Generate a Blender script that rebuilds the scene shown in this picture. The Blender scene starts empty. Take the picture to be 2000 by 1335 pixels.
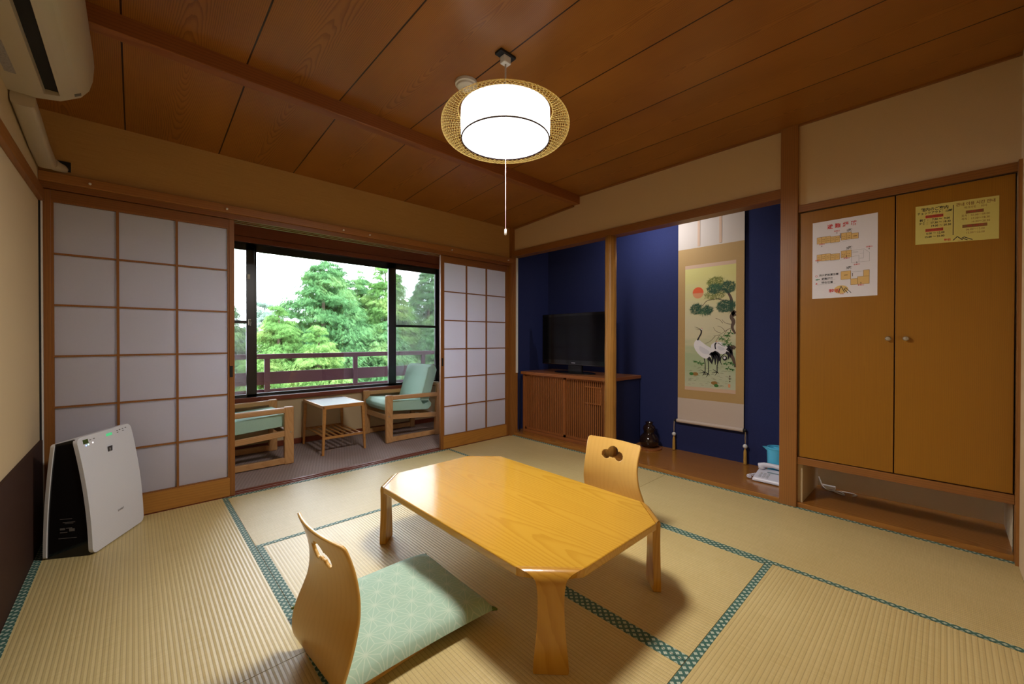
import bpy, math, random
from mathutils import Matrix, Vector
random.seed(7)
PI = math.pi
sc = bpy.context.scene
C = sc.collection

# ------------------------------------------------------------------ camera
cam_d = bpy.data.cameras.new('camera')
cam = bpy.data.objects.new('camera', cam_d); C.objects.link(cam)
cam_d.sensor_width = 36.0; cam_d.lens = 14.2; cam_d.clip_start = 0.02; cam_d.clip_end = 200
_r = Vector((0.73113053, -0.68223664, 0.00114898))
_u = Vector((0.00376485, 0.00571877, 0.99997656))
_f = Vector((0.68222722, 0.73110906, -0.00674968))
cam.matrix_world = Matrix(((_r.x, _u.x, -_f.x, -3.2125), (_r.y, _u.y, -_f.y, -3.429), (_r.z, _u.z, -_f.z, 1.1092), (0, 0, 0, 1)))
sc.camera = cam
vs = sc.view_settings
vs.view_transform = 'Standard'; vs.look = 'None'; vs.gamma = 1.0; vs.use_curve_mapping = False
vs.exposure = 0.0
sc.cycles.max_bounces = 10; sc.cycles.diffuse_bounces = 5; sc.cycles.transparent_max_bounces = 24
sc.cycles.sample_clamp_indirect = 6.0

# ------------------------------------------------------------------ world: bright overcast sky
w = bpy.data.worlds.new('overcast_sky'); sc.world = w; w.use_nodes = True
wn = w.node_tree; wn.nodes.clear()
wo = wn.nodes.new('ShaderNodeOutputWorld'); wb = wn.nodes.new('ShaderNodeBackground')
wb.inputs[0].default_value = (0.87, 0.89, 1.0, 1); wb.inputs[1].default_value = 14.0
wn.links.new(wb.outputs[0], wo.inputs[0])

# ------------------------------------------------------------------ lamps the room has
LX, LY = -1.86, -1.93
ld = bpy.data.lights.new('lamp_light', 'AREA'); ld.shape = 'DISK'; ld.size = 0.40
ld.energy = 40; ld.color = (1.0, 0.95, 0.89)
lo = bpy.data.objects.new('lamp_light', ld); C.objects.link(lo); lo.location = (LX, LY, 2.088)
td = bpy.data.lights.new('alcove_light', 'AREA'); td.shape = 'RECTANGLE'; td.size = 0.45; td.size_y = 0.05
td.energy = 6; td.color = (0.92, 0.93, 1.0)
to = bpy.data.objects.new('alcove_light', td); C.objects.link(to)
to.location = (0.20, -1.50, 2.335)
_z = Vector((-0.55, 0.0, 1.0)).normalized(); _x = Vector((0, 1, 0)); _y = _z.cross(_x)
to.matrix_world = Matrix(((_x.x, _y.x, _z.x, .20), (_x.y, _y.y, _z.y, -1.50), (_x.z, _y.z, _z.z, 2.335), (0, 0, 0, 1)))

# ================================================================== shader maths
class X:
    def __init__(s, nt, v): s.nt = nt; s.v = v
    def _o(s, op, *a):
        n = s.nt.nodes.new('ShaderNodeMath'); n.operation = op
        for i, q in enumerate((s,) + a):
            q = q.v if isinstance(q, X) else q
            if isinstance(q, (int, float)): n.inputs[i].default_value = q
            else: s.nt.links.new(q, n.inputs[i])
        return X(s.nt, n.outputs[0])
    def __add__(s, o): return s._o('ADD', o)
    def __radd__(s, o): return s._o('ADD', o)
    def __sub__(s, o): return s._o('SUBTRACT', o)
    def __mul__(s, o): return s._o('MULTIPLY', o)
    __rmul__ = __mul__
    def __truediv__(s, o): return s._o('DIVIDE', o)
    def frac(s): return s._o('FRACT')
    def floor(s): return s._o('FLOOR')
    def abs(s): return s._o('ABSOLUTE')
    def sqrt(s): return s._o('SQRT')
    def sin(s): return s._o('SINE')
    def pw(s, e): return s._o('POWER', e)
    def mn(s, o): return s._o('MINIMUM', o)
    def mx(s, o): return s._o('MAXIMUM', o)
    def lt(s, o): return s._o('LESS_THAN', o)
    def gt(s, o): return s._o('GREATER_THAN', o)
    def mod(s, o): return s._o('FLOORED_MODULO', o)
    def ss(s, a, b):
        n = s.nt.nodes.new('ShaderNodeMapRange'); n.interpolation_type = 'SMOOTHSTEP'
        n.inputs[1].default_value = a; n.inputs[2].default_value = b
        s.nt.links.new(s.v, n.inputs[0]); return X(s.nt, n.outputs[0])

class Mat:
    def __init__(s, name, col=(.5, .5, .5), rough=.6, spec=.5, coat=0, metal=0):
        s.m = bpy.data.materials.new(name); s.m.use_nodes = True; s.nt = s.m.node_tree
        s.b = s.nt.nodes['Principled BSDF']; s.b.inputs['Base Color'].default_value = (*col, 1)
        s.b.inputs['Roughness'].default_value = rough; s.b.inputs['Specular IOR Level'].default_value = spec
        s.b.inputs['Coat Weight'].default_value = coat; s.b.inputs['Coat Roughness'].default_value = .12
        s.b.inputs['Metallic'].default_value = metal
        s.m.diffuse_color = (*col, 1)
    def pos(s, world=True):
        if world: v = s.nt.nodes.new('ShaderNodeNewGeometry').outputs['Position']
        else: v = s.nt.nodes.new('ShaderNodeTexCoord').outputs['Object']
        n = s.nt.nodes.new('ShaderNodeSeparateXYZ'); s.nt.links.new(v, n.inputs[0])
        s.vec = v
        return dict(x=X(s.nt, n.outputs[0]), y=X(s.nt, n.outputs[1]), z=X(s.nt, n.outputs[2]))
    def comb(s, a, b, c):
        n = s.nt.nodes.new('ShaderNodeCombineXYZ')
        for i, q in enumerate((a, b, c)):
            q = q.v if isinstance(q, X) else q
            if isinstance(q, (int, float)): n.inputs[i].default_value = q
            else: s.nt.links.new(q, n.inputs[i])
        return n.outputs[0]
    def noise(s, vec, scale, detail=3, rough=.55):
        n = s.nt.nodes.new('ShaderNodeTexNoise'); n.inputs['Scale'].default_value = scale
        n.inputs['Detail'].default_value = detail; n.inputs['Roughness'].default_value = rough
        if vec is not None: s.nt.links.new(vec, n.inputs['Vector'])
        return X(s.nt, n.outputs[0])
    def white(s, x):
        n = s.nt.nodes.new('ShaderNodeTexWhiteNoise'); n.noise_dimensions = '1D'
        s.nt.links.new(x.v, n.inputs['W']); return X(s.nt, n.outputs[0])
    def mix(s, f, a, b):
        n = s.nt.nodes.new('ShaderNodeMix'); n.data_type = 'RGBA'
        for i, q in ((0, f), (6, a), (7, b)):
            q = q.v if isinstance(q, X) else q
            if isinstance(q, (int, float)): n.inputs[i].default_value = q
            elif isinstance(q, tuple): n.inputs[i].default_value = (*q, 1)
            else: s.nt.links.new(q, n.inputs[i])
        return n.outputs[2]
    def color(s, sock): s.nt.links.new(sock, s.b.inputs['Base Color'])
    def bump(s, h, strength=.3, dist=.002):
        n = s.nt.nodes.new('ShaderNodeBump'); n.inputs['Strength'].default_value = strength
        n.inputs['Distance'].default_value = dist
        s.nt.links.new(h.v, n.inputs['Height']); s.nt.links.new(n.outputs[0], s.b.inputs['Normal'])

def wood(name, light, dark, g='y', a='x', h='z', board=0, off=0, freq=90, seam=0, rough=.4, coat=0, world=True, contrast=.55, arch=.06, blotch=.25, cuts=None, spec=.4, h0=0):
    """plain-sawn timber: tilted growth rings cut by the board face"""
    M = Mat(name, light, rough, spec, coat); p = M.pos(world)
    G, A, H = p[g], p[a], p[h] - h0
    if board:
        t = A / board + off; idx = t.floor(); u = (t - idx - .5) * board; rnd = M.white(idx)
    else:
        u = A + 0.013; rnd = X(M.nt, M.nt.nodes.new('ShaderNodeValue').outputs[0]); idx = None
    nz = M.noise(M.comb(G * 1.1 + rnd * 37.0, A * 5.0, H * 5.0), 1.6, 3) - .5
    nz2 = M.noise(M.comb(G * 5.0 + rnd * 11.0, A * 22.0, H * 22.0), 1.5, 2) - .5
    uu = u + nz * .025 + (rnd - .5) * .08
    d = (G * 1.7 + rnd * 9.0).sin() * arch + (G * .6 + rnd * 1.6) * (arch * .5) + nz * .03 + H * .6
    r = (uu * uu + d * d).sqrt() + nz2 * .004
    ring = (r * freq).frac()
    band = ring.ss(.35, .92) * (ring * -1 + 1).ss(0, .08)
    fib = M.noise(M.comb(G * 3.0, A * 240.0, H * 240.0), 1.0, 2)
    blo = M.noise(M.comb(G * 1.3 + rnd * 7.0, A * 2.6, H * 2.6), 1.3, 2)
    f = band * contrast * .55 + (fib - .5) * .35 * contrast + (blo - .5) * blotch * 2 + .18 + (rnd - .5) * .12
    f = f.mx(0).mn(1)
    col = M.mix(f, light, dark)
    if seam:
        e = ((t - idx) - .5).abs() * -1 + .5
        s_ = (e * board).lt(seam)
        if cuts: pass
        col = M.mix(s_, col, (dark[0] * .15, dark[1] * .12, dark[2] * .1))
    M.color(col)
    M.bump(fib * .5 + band * .5, .12, .001)
    return M.m

def plain(name, col, rough=.6, spec=.5, coat=0, metal=0, var=.0, vs_=60, bump=0, world=False):
    M = Mat(name, col, rough, spec, coat, metal)
    M.pos(world); n = M.noise(M.vec, vs_, 3)
    v = max(var, .02)
    M.color(M.mix(n, tuple(c * (1 - v) for c in col), tuple(min(1, c * (1 + v)) for c in col)))
    if bump: M.bump(n, bump, .002)
    return M.m

def emit(name, col, s):
    m = bpy.data.materials.new(name); m.use_nodes = True; nt = m.node_tree; nt.nodes.clear()
    o = nt.nodes.new('ShaderNodeOutputMaterial'); e = nt.nodes.new('ShaderNodeEmission')
    e.inputs[0].default_value = (*col, 1); e.inputs[1].default_value = s
    nt.links.new(e.outputs[0], o.inputs[0]); return m

def tatami(name, long_axis):
    M = Mat(name, (.60, .48, .27),   .40, .5); p = M.pos(True)
    L, S = (p['x'], p['y']) if long_axis == 'x' else (p['y'], p['x'])
    rib = ((S / .0155).frac() - .5).abs() * 2          # 1 in the furrow
    fur = rib.ss(.72, 1.0)
    rush = M.noise(M.comb(L * 330.0, S * 9.0, 0.0), 1.0, 2)
    big = M.noise(M.comb(p['x'] * 2.2, p['y'] * 2.2, 0.0), 1.0, 3)
    row = M.white((S / .0155).floor())
    cross = ((L / .0052).frac() - .5).abs().ss(.3, .5)
    base = M.mix((rush * .75 + row * .1 + big * .4 - .12).mx(0).mn(1), (.73, .60, .30), (.49, .37, .135))
    base = M.mix(cross * .22, base, (.26, .17, .07))
    col = M.mix(fur * .45, base, (.22, .135, .055))
    M.color(col); M.bump(rib * -.8 + rush * .25, .55, .002)
    return M.m

def heri_mat(name, axis):
    M = Mat(name, (.08, .17, .14), .6, .3); p = M.pos(True)
    L, S = (p['x'], p['y']) if axis == 'x' else (p['y'], p['x'])
    u = L / .015; v = S / .015
    a = (u + v) * .5; b = (u - v) * .5
    fa = (a.frac() - .5).abs(); fb = (b.frac() - .5).abs()
    dot = fa.lt(.27) * fb.lt(.27)
    core = fa.lt(.05).mx(fb.lt(.05)) * .25
    fib = M.noise(M.vec, 900, 2)
    base = M.mix(fib, (.035, .105, .085), (.07, .16, .125))
    M.color(M.mix(dot - core * dot, base, (.50, .56, .44))); M.bump(fib, .2, .0005)
    return M.m

# ================================================================== materials
W_CEIL = wood('cedar_ceiling_boards', (.36, .145, .026), (.13, .042, .007), 'y', 'x', 'z', board=.467, off=.9636, freq=150, seam=.0035, rough=.36, contrast=.8, arch=.05, blotch=.34, h0=2.47)
W_BEAM = wood('dark_beam_timber', (.30, .105, .028), (.15, .045, .014), 'x', 'z', 'y', freq=70, rough=.4, contrast=.6)
W_TRIMX = wood('brown_trim_timber_x', (.25, .095, .022), (.13, .043, .010), 'x', 'z', 'y', freq=80, rough=.4, contrast=.6)
W_TRIMY = wood('brown_trim_timber_y', (.28, .11, .025), (.14, .048, .011), 'y', 'z', 'x', freq=80, rough=.4, contrast=.6)
W_POST = wood('brown_post_timber', (.31, .13, .030), (.17, .06, .014), 'z', 'y', 'x', freq=80, rough=.38, contrast=.6)
W_RED = wood('red_brown_header', (.20, .045, .018), (.10, .02, .008), 'x', 'z', 'y', freq=60, rough=.4, contrast=.4)
W_SHOJI = wood('shoji_frame_timber', (.27, .105, .022), (.15, .05, .010), 'z', 'x', 'y', freq=90, rough=.45, contrast=.55)
W_SHOJIX = wood('shoji_rail_timber', (.42, .19, .035), (.25, .10, .018), 'x', 'z', 'y', freq=60, rough=.45, contrast=.55)
W_TOKO = wood('alcove_floor_board', (.38, .155, .028), (.22, .075, .012), 'y', 'x', 'z', freq=45, rough=.22, coat=.35, contrast=.6, arch=.1)
W_CLOSET = wood('closet_veneer', (.325, .138, .010), (.20, .075, .006), 'z', 'y', 'x', board=.23, freq=150, rough=.34, coat=.0, contrast=.40, blotch=.16, arch=.003)
W_LOG = wood('pale_log_post', (.46, .23, .05), (.24, .10, .018), 'z', 'y', 'x', freq=60, rough=.4, contrast=.9, blotch=.5)
W_TABLE = wood('honey_table_veneer', (.62, .35, .038), (.46, .215, .015), 'y', 'x', 'z', board=.27, off=.35, freq=80, rough=.20, coat=.45, world=False, contrast=.7, arch=.04, blotch=.12, h0=.20)
W_TLEG = wood('honey_leg_veneer', (.56, .29, .035), (.40, .17, .015), 'z', 'x', 'y', freq=80, rough=.22, coat=.4, world=False, contrast=.8, arch=.05, blotch=.12)
W_ZAISU = wood('beech_ply', (.76, .46, .12), (.64, .34, .075), 'z', 'y', 'x', freq=40, rough=.28, coat=.25, world=False, contrast=.35, blotch=.1)
W_CHAIR = wood('oak_chair_frame', (.58, .33, .14), (.40, .19, .06), 'x', 'z', 'y', freq=90, rough=.4, world=False, contrast=.6)
W_CHAIRZ = wood('oak_chair_leg', (.58, .33, .14), (.40, .19, .06), 'z', 'x', 'y', freq=90, rough=.4, world=False, contrast=.6)
W_STABLE = wood('side_table_oak', (.52, .25, .07), (.34, .14, .035), 'x', 'y', 'z', freq=80, rough=.4, world=False, contrast=.5)
W_CAB = wood('slatted_cabinet_timber', (.36, .13, .038), (.20, .06, .016), 'z', 'y', 'x', freq=80, rough=.42, contrast=.6)
W_CABY = wood('cabinet_top_timber', (.36, .13, .038), (.20, .06, .016), 'y', 'x', 'z', freq=60, rough=.3, coat=.2, contrast=.6)
T_X, T_Y = tatami('tatami_weave_x', 'x'), tatami('tatami_weave_y', 'y')
H_X, H_Y = heri_mat('tatami_border_x', 'x'), heri_mat('tatami_border_y', 'y')
BEIGE = plain('beige_plaster', (.60, .43, .24), .85, .2, var=.08, vs_=260, bump=.25, world=True)
CREAM = plain('cream_plaster', (.60, .48, .30), .85, .2, var=.05, vs_=260, bump=.2, world=True)
def _grass():
    M = Mat('grass_weave_wallpaper', (.52, .32, .11), .7, .25); p = M.pos(True)
    n = M.noise(M.comb(p['x'] * 6.0, 0.0, p['z'] * 420.0), 1.0, 2)
    n2 = M.noise(M.comb(p['x'] * 600.0, 0.0, p['z'] * 30.0), 1.0, 1)
    M.color(M.mix((n * .8 + n2 * .3).mn(1), (.60, .38, .14), (.36, .20, .065))); M.bump(n, .2, .001)
    return M.m
GRASS = _grass()
def _blue():
    M = Mat('blue_crepe_wallpaper', (.02, .035, .15), .8, .25); p = M.pos(True)
    n = M.noise(M.comb(p['x'] * 1.0, p['y'] * 1.0, p['z'] * .5), 420, 3)
    M.color(M.mix(n, (.012, .018, .072), (.030, .040, .145))); M.bump(n, .35, .002)
    return M.m
BLUE = _blue()
DADO = plain('dark_brown_dado', (.045, .02, .014), .7, .2, var=.2, vs_=300, bump=.2, world=True)
def _carpet():
    M = Mat('mottled_loop_carpet', (.2, .16, .16), .95, .1); p = M.pos(True)
    k = ((p['x'] * 60.0 + p['y'] * 60.0).sin() * (p['x'] * 190.0 - p['y'] * 150.0).sin()) * .5 + .5
    n = M.noise(M.vec, 160, 2); M.color(M.mix((k * .5 + n * .6).mn(1), (.46, .37, .35), (.25, .19, .185)))
    M.bump(n + k, .5, .004); return M.m
CARPET = _carpet()
WHITE = plain('white_plastic', (.72, .72, .74), .35, .5)
OFFW = plain('ivory_plastic', (.66, .63, .54), .4, .5)
BLACK = plain('gloss_black_plastic', (.008, .008, .009), .12, .5)
DBLACK = plain('matt_black', (.012, .012, .012), .6, .3)
ALU = plain('black_aluminium_sash', (.012, .011, .014), .3, .5)
METAL = plain('brushed_metal', (.55, .54, .52), .3, .5, metal=1)
WHITEP = plain('white_paint', (.75, .74, .70), .5, .4)
def _paper():
    M = Mat('shoji_paper', (.74, .72, .74), .9, .1); M.pos(True)
    n = M.noise(M.vec, 90, 4); M.color(M.mix(n, (.64, .62, .66), (.71, .69, .73)))
    nt = M.nt; t = nt.nodes.new('ShaderNodeBsdfTranslucent'); t.inputs[0].default_value = (.80, .77, .84, 1)
    mx = nt.nodes.new('ShaderNodeMixShader'); mx.inputs[0].default_value = .56
    nt.links.new(M.b.outputs[0], mx.inputs[1]); nt.links.new(t.outputs[0], mx.inputs[2])
    nt.links.new(mx.outputs[0], nt.nodes['Material Output'].inputs[0]); return M.m
PAPER = _paper()
def _glass():
    m = bpy.data.materials.new('window_glass'); m.use_nodes = True; nt = m.node_tree; nt.nodes.clear()
    o = nt.nodes.new('ShaderNodeOutputMaterial'); t = nt.nodes.new('ShaderNodeBsdfTransparent'); g = nt.nodes.new('ShaderNodeBsdfGlossy')
    t.inputs[0].default_value = (.93, .96, .95, 1); g.inputs['Roughness'].default_value = .01
    f = nt.nodes.new('ShaderNodeFresnel'); f.inputs[0].default_value = 1.5; mx = nt.nodes.new('ShaderNodeMixShader')
    nt.links.new(f.outputs[0], mx.inputs[0]); nt.links.new(t.outputs[0], mx.inputs[1]); nt.links.new(g.outputs[0], mx.inputs[2])
    nt.links.new(mx.outputs[0], o.inputs[0]); return m
GLASS = _glass()
def _see(name, col, f, rough=.9):
    M = Mat(name, col, rough, .1); nt = M.nt; t = nt.nodes.new('ShaderNodeBsdfTransparent'); mx = nt.nodes.new('ShaderNodeMixShader')
    mx.inputs[0].default_value = f; nt.links.new(M.b.outputs[0], mx.inputs[1]); nt.links.new(t.outputs[0], mx.inputs[2])
    nt.links.new(mx.outputs[0], nt.nodes['Material Output'].inputs[0]); return M.m
SCREEN = _see('insect_screen', (.35, .33, .37), .66)
WICKER = _see('bamboo_wicker', (.95, .74, .26), .75, .4)
DRUM = emit('glowing_shade', (1.0, .97, .95), 3.2)

# ================================================================== mesh builder
SHIFT = {}
class MB:
    def __init__(s): s.v = []; s.f = []; s.m = []; s.k = 0
    def add(s, vs_, fs):
        b = len(s.v); s.v += [tuple(q) for q in vs_]; s.f += [tuple(b + i for i in f) for f in fs]; s.m += [s.k] * len(fs); return s
    def box(s, x0, y0, z0, x1, y1, z1):
        x0, x1 = sorted((x0, x1)); y0, y1 = sorted((y0, y1)); z0, z1 = sorted((z0, z1))
        return s.add([(x0, y0, z0), (x1, y0, z0), (x1, y1, z0), (x0, y1, z0), (x0, y0, z1), (x1, y0, z1), (x1, y1, z1), (x0, y1, z1)],
                     [(0, 3, 2, 1), (4, 5, 6, 7), (0, 1, 5, 4), (1, 2, 6, 5), (2, 3, 7, 6), (3, 0, 4, 7)])
    def hexa(s, b, t): # 4 bottom pts ccw, 4 top pts
        return s.add(list(b) + list(t), [(0, 3, 2, 1), (4, 5, 6, 7), (0, 1, 5, 4), (1, 2, 6, 5), (2, 3, 7, 6), (3, 0, 4, 7)])
    def bar(s, p0, p1, w_, h_, up=(0, 0, 1)):
        p0, p1 = Vector(p0), Vector(p1); d = (p1 - p0).normalized(); up = Vector(up)
        sd = d.cross(up).normalized(); up = sd.cross(d).normalized(); a, b = sd * w_ / 2, up * h_ / 2
        return s.hexa([p0 - a - b, p0 + a - b, p1 + a - b, p1 - a - b], [p0 - a + b, p0 + a + b, p1 + a + b, p1 - a + b])
    def tube(s, path, r, n=8, cap=True, closed=False):
        path = [Vector(p) for p in path]; N = len(path); rr = r if isinstance(r, (list, tuple)) else [r] * N
        vs_, fs = [], []; prev = None
        for i, p in enumerate(path):
            if closed: d = path[(i + 1) % N] - path[i - 1]
            else: d = path[min(i + 1, N - 1)] - path[max(i - 1, 0)]
            d.normalize()
            if prev is None:
                a = Vector((0, 0, 1)) if abs(d.z) < .9 else Vector((1, 0, 0)); a = d.cross(a).normalized()
            else: a = (prev - d * prev.dot(d)).normalized()
            prev = a; b = d.cross(a)
            for j in range(n):
                t = 2 * PI * j / n; vs_.append(p + (a * math.cos(t) + b * math.sin(t)) * rr[i])
        for i in range(N if closed else N - 1):
            for j in range(n):
                q = (i + 1) % N
                fs.append((i * n + j, i * n + (j + 1) % n, q * n + (j + 1) % n, q * n + j))
        if cap and not closed: fs += [tuple(range(n))[::-1], tuple((N - 1) * n + j for j in range(n))]
        return s.add(vs_, fs)
    def lathe(s, c, prof, n=32, axis='z'):
        vs_, fs = [], []
        for r, z in prof:
            for j in range(n):
                t = 2 * PI * j / n; q = (r * math.cos(t), r * math.sin(t), z)
                if axis == 'x': q = (q[2], q[0], q[1])
                if axis == 'y': q = (q[0], q[2], q[1])
                vs_.append((c[0] + q[0], c[1] + q[1], c[2] + q[2]))
        P = len(prof)
        for i in range(P - 1):
            for j in range(n): fs.append((i * n + j, i * n + (j + 1) % n, (i + 1) * n + (j + 1) % n, (i + 1) * n + j))
        if prof[0][0] > 1e-5: fs.append(tuple(range(n))[::-1])
        if prof[-1][0] > 1e-5: fs.append(tuple((P - 1) * n + j for j in range(n)))
        return s.add(vs_, fs)
    def prism(s, poly, ax, a, b):
        def P(p, h):
            return {'x': (h, p[0], p[1]), 'y': (p[0], h, p[1]), 'z': (p[0], p[1], h)}[ax]
        n = len(poly)
        return s.add([P(p, a) for p in poly] + [P(p, b) for p in poly],
                     [tuple(range(n)), tuple(range(2 * n - 1, n - 1, -1))] + [(i, i + n, (i + 1) % n + n, (i + 1) % n) for i in range(n)])
    def grid(s, rows): # rows of points
        n = len(rows[0]); return s.add([p for r in rows for p in r], [(i * n + j, i * n + j + 1, (i + 1) * n + j + 1, (i + 1) * n + j) for i in range(len(rows) - 1) for j in range(n - 1)])
    def build(s, name, mats, parent=None, bevel=0, smooth=False, sub=0, solid=0, fixn=True):
        if not isinstance(mats, (list, tuple)): mats = [mats]
        if parent is not None:
            r = parent
            while r.parent: r = r.parent
            off = Vector(SHIFT.get(r.name, (0, 0, 0)))
        else:
            xs, ys, zs = zip(*s.v); off = Vector(((min(xs) + max(xs)) / 2, (min(ys) + max(ys)) / 2, min(zs)))
        me = bpy.data.meshes.new(name)
        me.from_pydata([(x - off.x, y - off.y, z - off.z) for x, y, z in s.v], [], s.f)
        for q in mats: me.materials.append(q)
        if any(s.m): me.polygons.foreach_set('material_index', s.m)
        if smooth:
            me.polygons.foreach_set('use_smooth', [True] * len(me.polygons))
            if smooth is not True: me.set_sharp_from_angle(angle=math.radians(smooth))
        if fixn:
            import bmesh
            bm = bmesh.new(); bm.from_mesh(me); bmesh.ops.recalc_face_normals(bm, faces=bm.faces); bm.to_mesh(me); bm.free()
        o = bpy.data.objects.new(name, me); C.objects.link(o)
        if parent is not None: o.parent = parent
        else: o.location = off
        if solid:
            q = o.modifiers.new('solid', 'SOLIDIFY'); q.thickness = solid; q.offset = 0
        if bevel:
            q = o.modifiers.new('bevel', 'BEVEL'); q.width = bevel; q.segments = 2; q.limit_method = 'ANGLE'
        if sub:
            q = o.modifiers.new('sub', 'SUBSURF'); q.levels = sub; q.render_levels = sub
        return o
def tag(o, label=None, cat=None, group=None, kind=None):
    if label: o['label'] = label
    if cat: o['category'] = cat
    if group: o['group'] = group
    if kind: o['kind'] = kind
    return o
def thing(name, label, cat, loc=(0, 0, 0), local=False, group=None):
    o = bpy.data.objects.new(name, None); C.objects.link(o); o.location = loc; o.empty_display_size = .1
    tag(o, label, cat, group)
    SHIFT[o.name] = (0, 0, 0) if local else loc
    return o
def struct(mb, name, m, **k): return tag(mb.build(name, m, **k), kind='structure')
def copy_tree(o, parent=None):
    c = o.copy(); C.objects.link(c)
    if parent is not None: c.parent = parent
    for ch in list(o.children): copy_tree(ch, c)
    return c
def B(*a): return MB().box(*a)
def text_mesh(mb, body, size, fn, bold=0.0, align='CENTER', sx=1.0):
    """adds lettering to mb, fn maps (x, y) on the sheet to a point"""
    cu = bpy.data.curves.new('lettering', 'FONT'); cu.body = body; cu.size = 10; cu.align_x = align; cu.align_y = 'CENTER'; cu.offset = bold; cu.resolution_u = 2
    o = bpy.data.objects.new('lettering', cu); C.objects.link(o); bpy.context.view_layer.update()
    me = o.to_mesh(); k = size / 10
    mb.add([fn(v.co.x * k * sx, v.co.y * k) for v in me.vertices], [tuple(p.vertices) for p in me.polygons])
    o.to_mesh_clear(); bpy.data.objects.remove(o); bpy.data.curves.remove(cu)

# ================================================================== the room shell
XL, YB, HC = -3.6, -3.683, 2.525     # left wall, back wall, ceiling height
XT = 0.68                            # back of the alcove
struct(B(XL - .1, YB - .1, -.15, XT + .1, .0, -.05), 'floor', DADO)
struct(B(XL - .1, .0, -.15, .1, 1.28, -.005), 'floor', CARPET)
# left wall
m = B(XL - .1, YB - .1, -.05, XL, 0.0, 2.6); struct(m, 'wall_left', CREAM)
struct(B(XL, YB, 0, XL + .012, -.03, .55), 'baseboard_left', DADO)
struct(B(XL, YB, 1.872, XL + .022, -.02, 1.935), 'trim_1', W_TRIMY)
# back wall
struct(B(XL - .1, YB - .1, -.05, XT + .1, YB, 2.6), 'wall_back', BEIGE)
# wall above the sliding screens
struct(B(XL, 0.0, 2.035, 0.0, .10, 2.6), 'wall_window', GRASS)
struct(B(XL, -.032, 1.985, -.02, .0, 2.038), 'trim_2', wood('rail_timber', (.36, .155, .04), (.2, .08, .02), 'x', 'z', 'y', freq=70, rough=.4, contrast=.5), bevel=.003)
m = MB()
for a, b in ((-.012, .0035), (.034, .046), (.082, .098)): m.box(XL, a, 1.950, -.055, b, 1.962)
m.box(XL, -.012, 1.962, -.055, .098, 2.034)
struct(m, 'trim_3', W_TRIMX)
m = MB()                                             # grooved sill on the floor
for a, b in ((-.004, .006), (.034, .044), (.074, .100)): m.box(XL, a, -.02, -.05, b, .002)
m.box(XL, -.004, -.04, -.05, .10, -.006); struct(m, 'trim_4', W_RED)
# right wall, plaster over the alcove and over the closet
struct(B(0, -2.70, 2.128, .10, .0, 2.6), 'wall_right', BEIGE)
struct(B(0, YB, 1.992, .10, -2.765, 2.6), 'wall_right', BEIGE)
struct(B(-.012, -2.666, 2.062, .10, .0, 2.128), 'trim_5', W_TRIMY, bevel=.002)
struct(B(-.012, YB, 1.945, .10, -2.765, 1.992), 'trim_6', W_TRIMY, bevel=.002)

# corner post and main post
struct(B(-.055, -.030, -.02, .05, .10, 2.6), 'trim_7', W_POST)
struct(B(-.022, -2.765, -.02, .085, -2.666, HC), 'trim_8', W_POST, bevel=.003)
struct(B(.02, -.040, .72, .045, -.030, 2.05), 'trim_9', WHITEP)
struct(B(XL, -.022, 0, XL + .008, 0, 1.94), 'trim_10', DBLACK)
struct(B(XL + .008, -.018, .0, XL + .014, 0, 1.94), 'trim_11', WHITEP)
struct(B(-.055, YB, -.02, .06, YB + .012, 1.99), 'trim_12', W_POST)
# ceiling: flat part and the lower sloping part beyond the beam
ce = MB(); ce.add([(XL, YB, HC), (.02, YB, HC), (.02, -.93, HC), (XL, -.93, HC), (XL, YB, HC + .08), (.02, YB, HC + .08), (.02, -.93, HC + .08), (XL, -.93, HC + .08)],
                  [(0, 1, 2, 3), (4, 5, 6, 7), (0, 4, 5, 1), (1, 2, 6, 5), (2, 6, 7, 3), (3, 7, 4, 0)])
struct(ce, 'ceiling', W_CEIL)
sl = MB(); z0, z1 = 2.447, 2.385
sl.add([(XL, -.90, z0), (.02, -.90, z0), (.02, .0, z1), (XL, .0, z1), (XL, -.90, z0 + .05), (.02, -.90, z0 + .05), (.02, .0, z1 + .05), (XL, .0, z1 + .05)],
       [(0, 1, 2, 3), (4, 5, 6, 7), (0, 4, 5, 1), (1, 2, 6, 5), (2, 6, 7, 3), (3, 7, 4, 0)])
struct(sl, 'ceiling', W_CEIL)
struct(B(XL, -.965, 2.442, 0, -.895, 2.6), 'trim_13', W_BEAM, bevel=.004)
m = MB(); m.hexa([(-.022, -.895, 2.43), (0, -.895, 2.43), (0, 0, 2.37), (-.022, 0, 2.37)], [(-.022, -.895, 2.45), (0, -.895, 2.45), (0, 0, 2.39), (-.022, 0, 2.39)])
struct(m, 'trim_14', W_TRIMY)
struct(B(-.018, YB, HC - .012, 0, -.965, HC), 'trim_15', W_TRIMY)
# alcove (tokonoma)
struct(B(-.004, -2.70, -.05, XT, .10, .030), 'floor', W_TOKO, bevel=.002)
struct(B(XT, YB, -.05, XT + .1, .2, 2.6), 'wall_alcove', BLUE)
struct(B(.05, .06, -.05, XT, .14, 2.5), 'wall_alcove', BLUE)
struct(B(.075, -2.765, .03, XT, -2.690, 2.5), 'wall_alcove', BLUE)
struct(B(.10, -2.70, 2.42, XT, .06, 2.47), 'ceiling', W_CEIL)
struct(B(.13, -1.75, 2.365, .27, -1.25, 2.42), 'alcove_lamp_housing', W_TRIMY)      # unseen housing added above the alcove lamp
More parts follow.
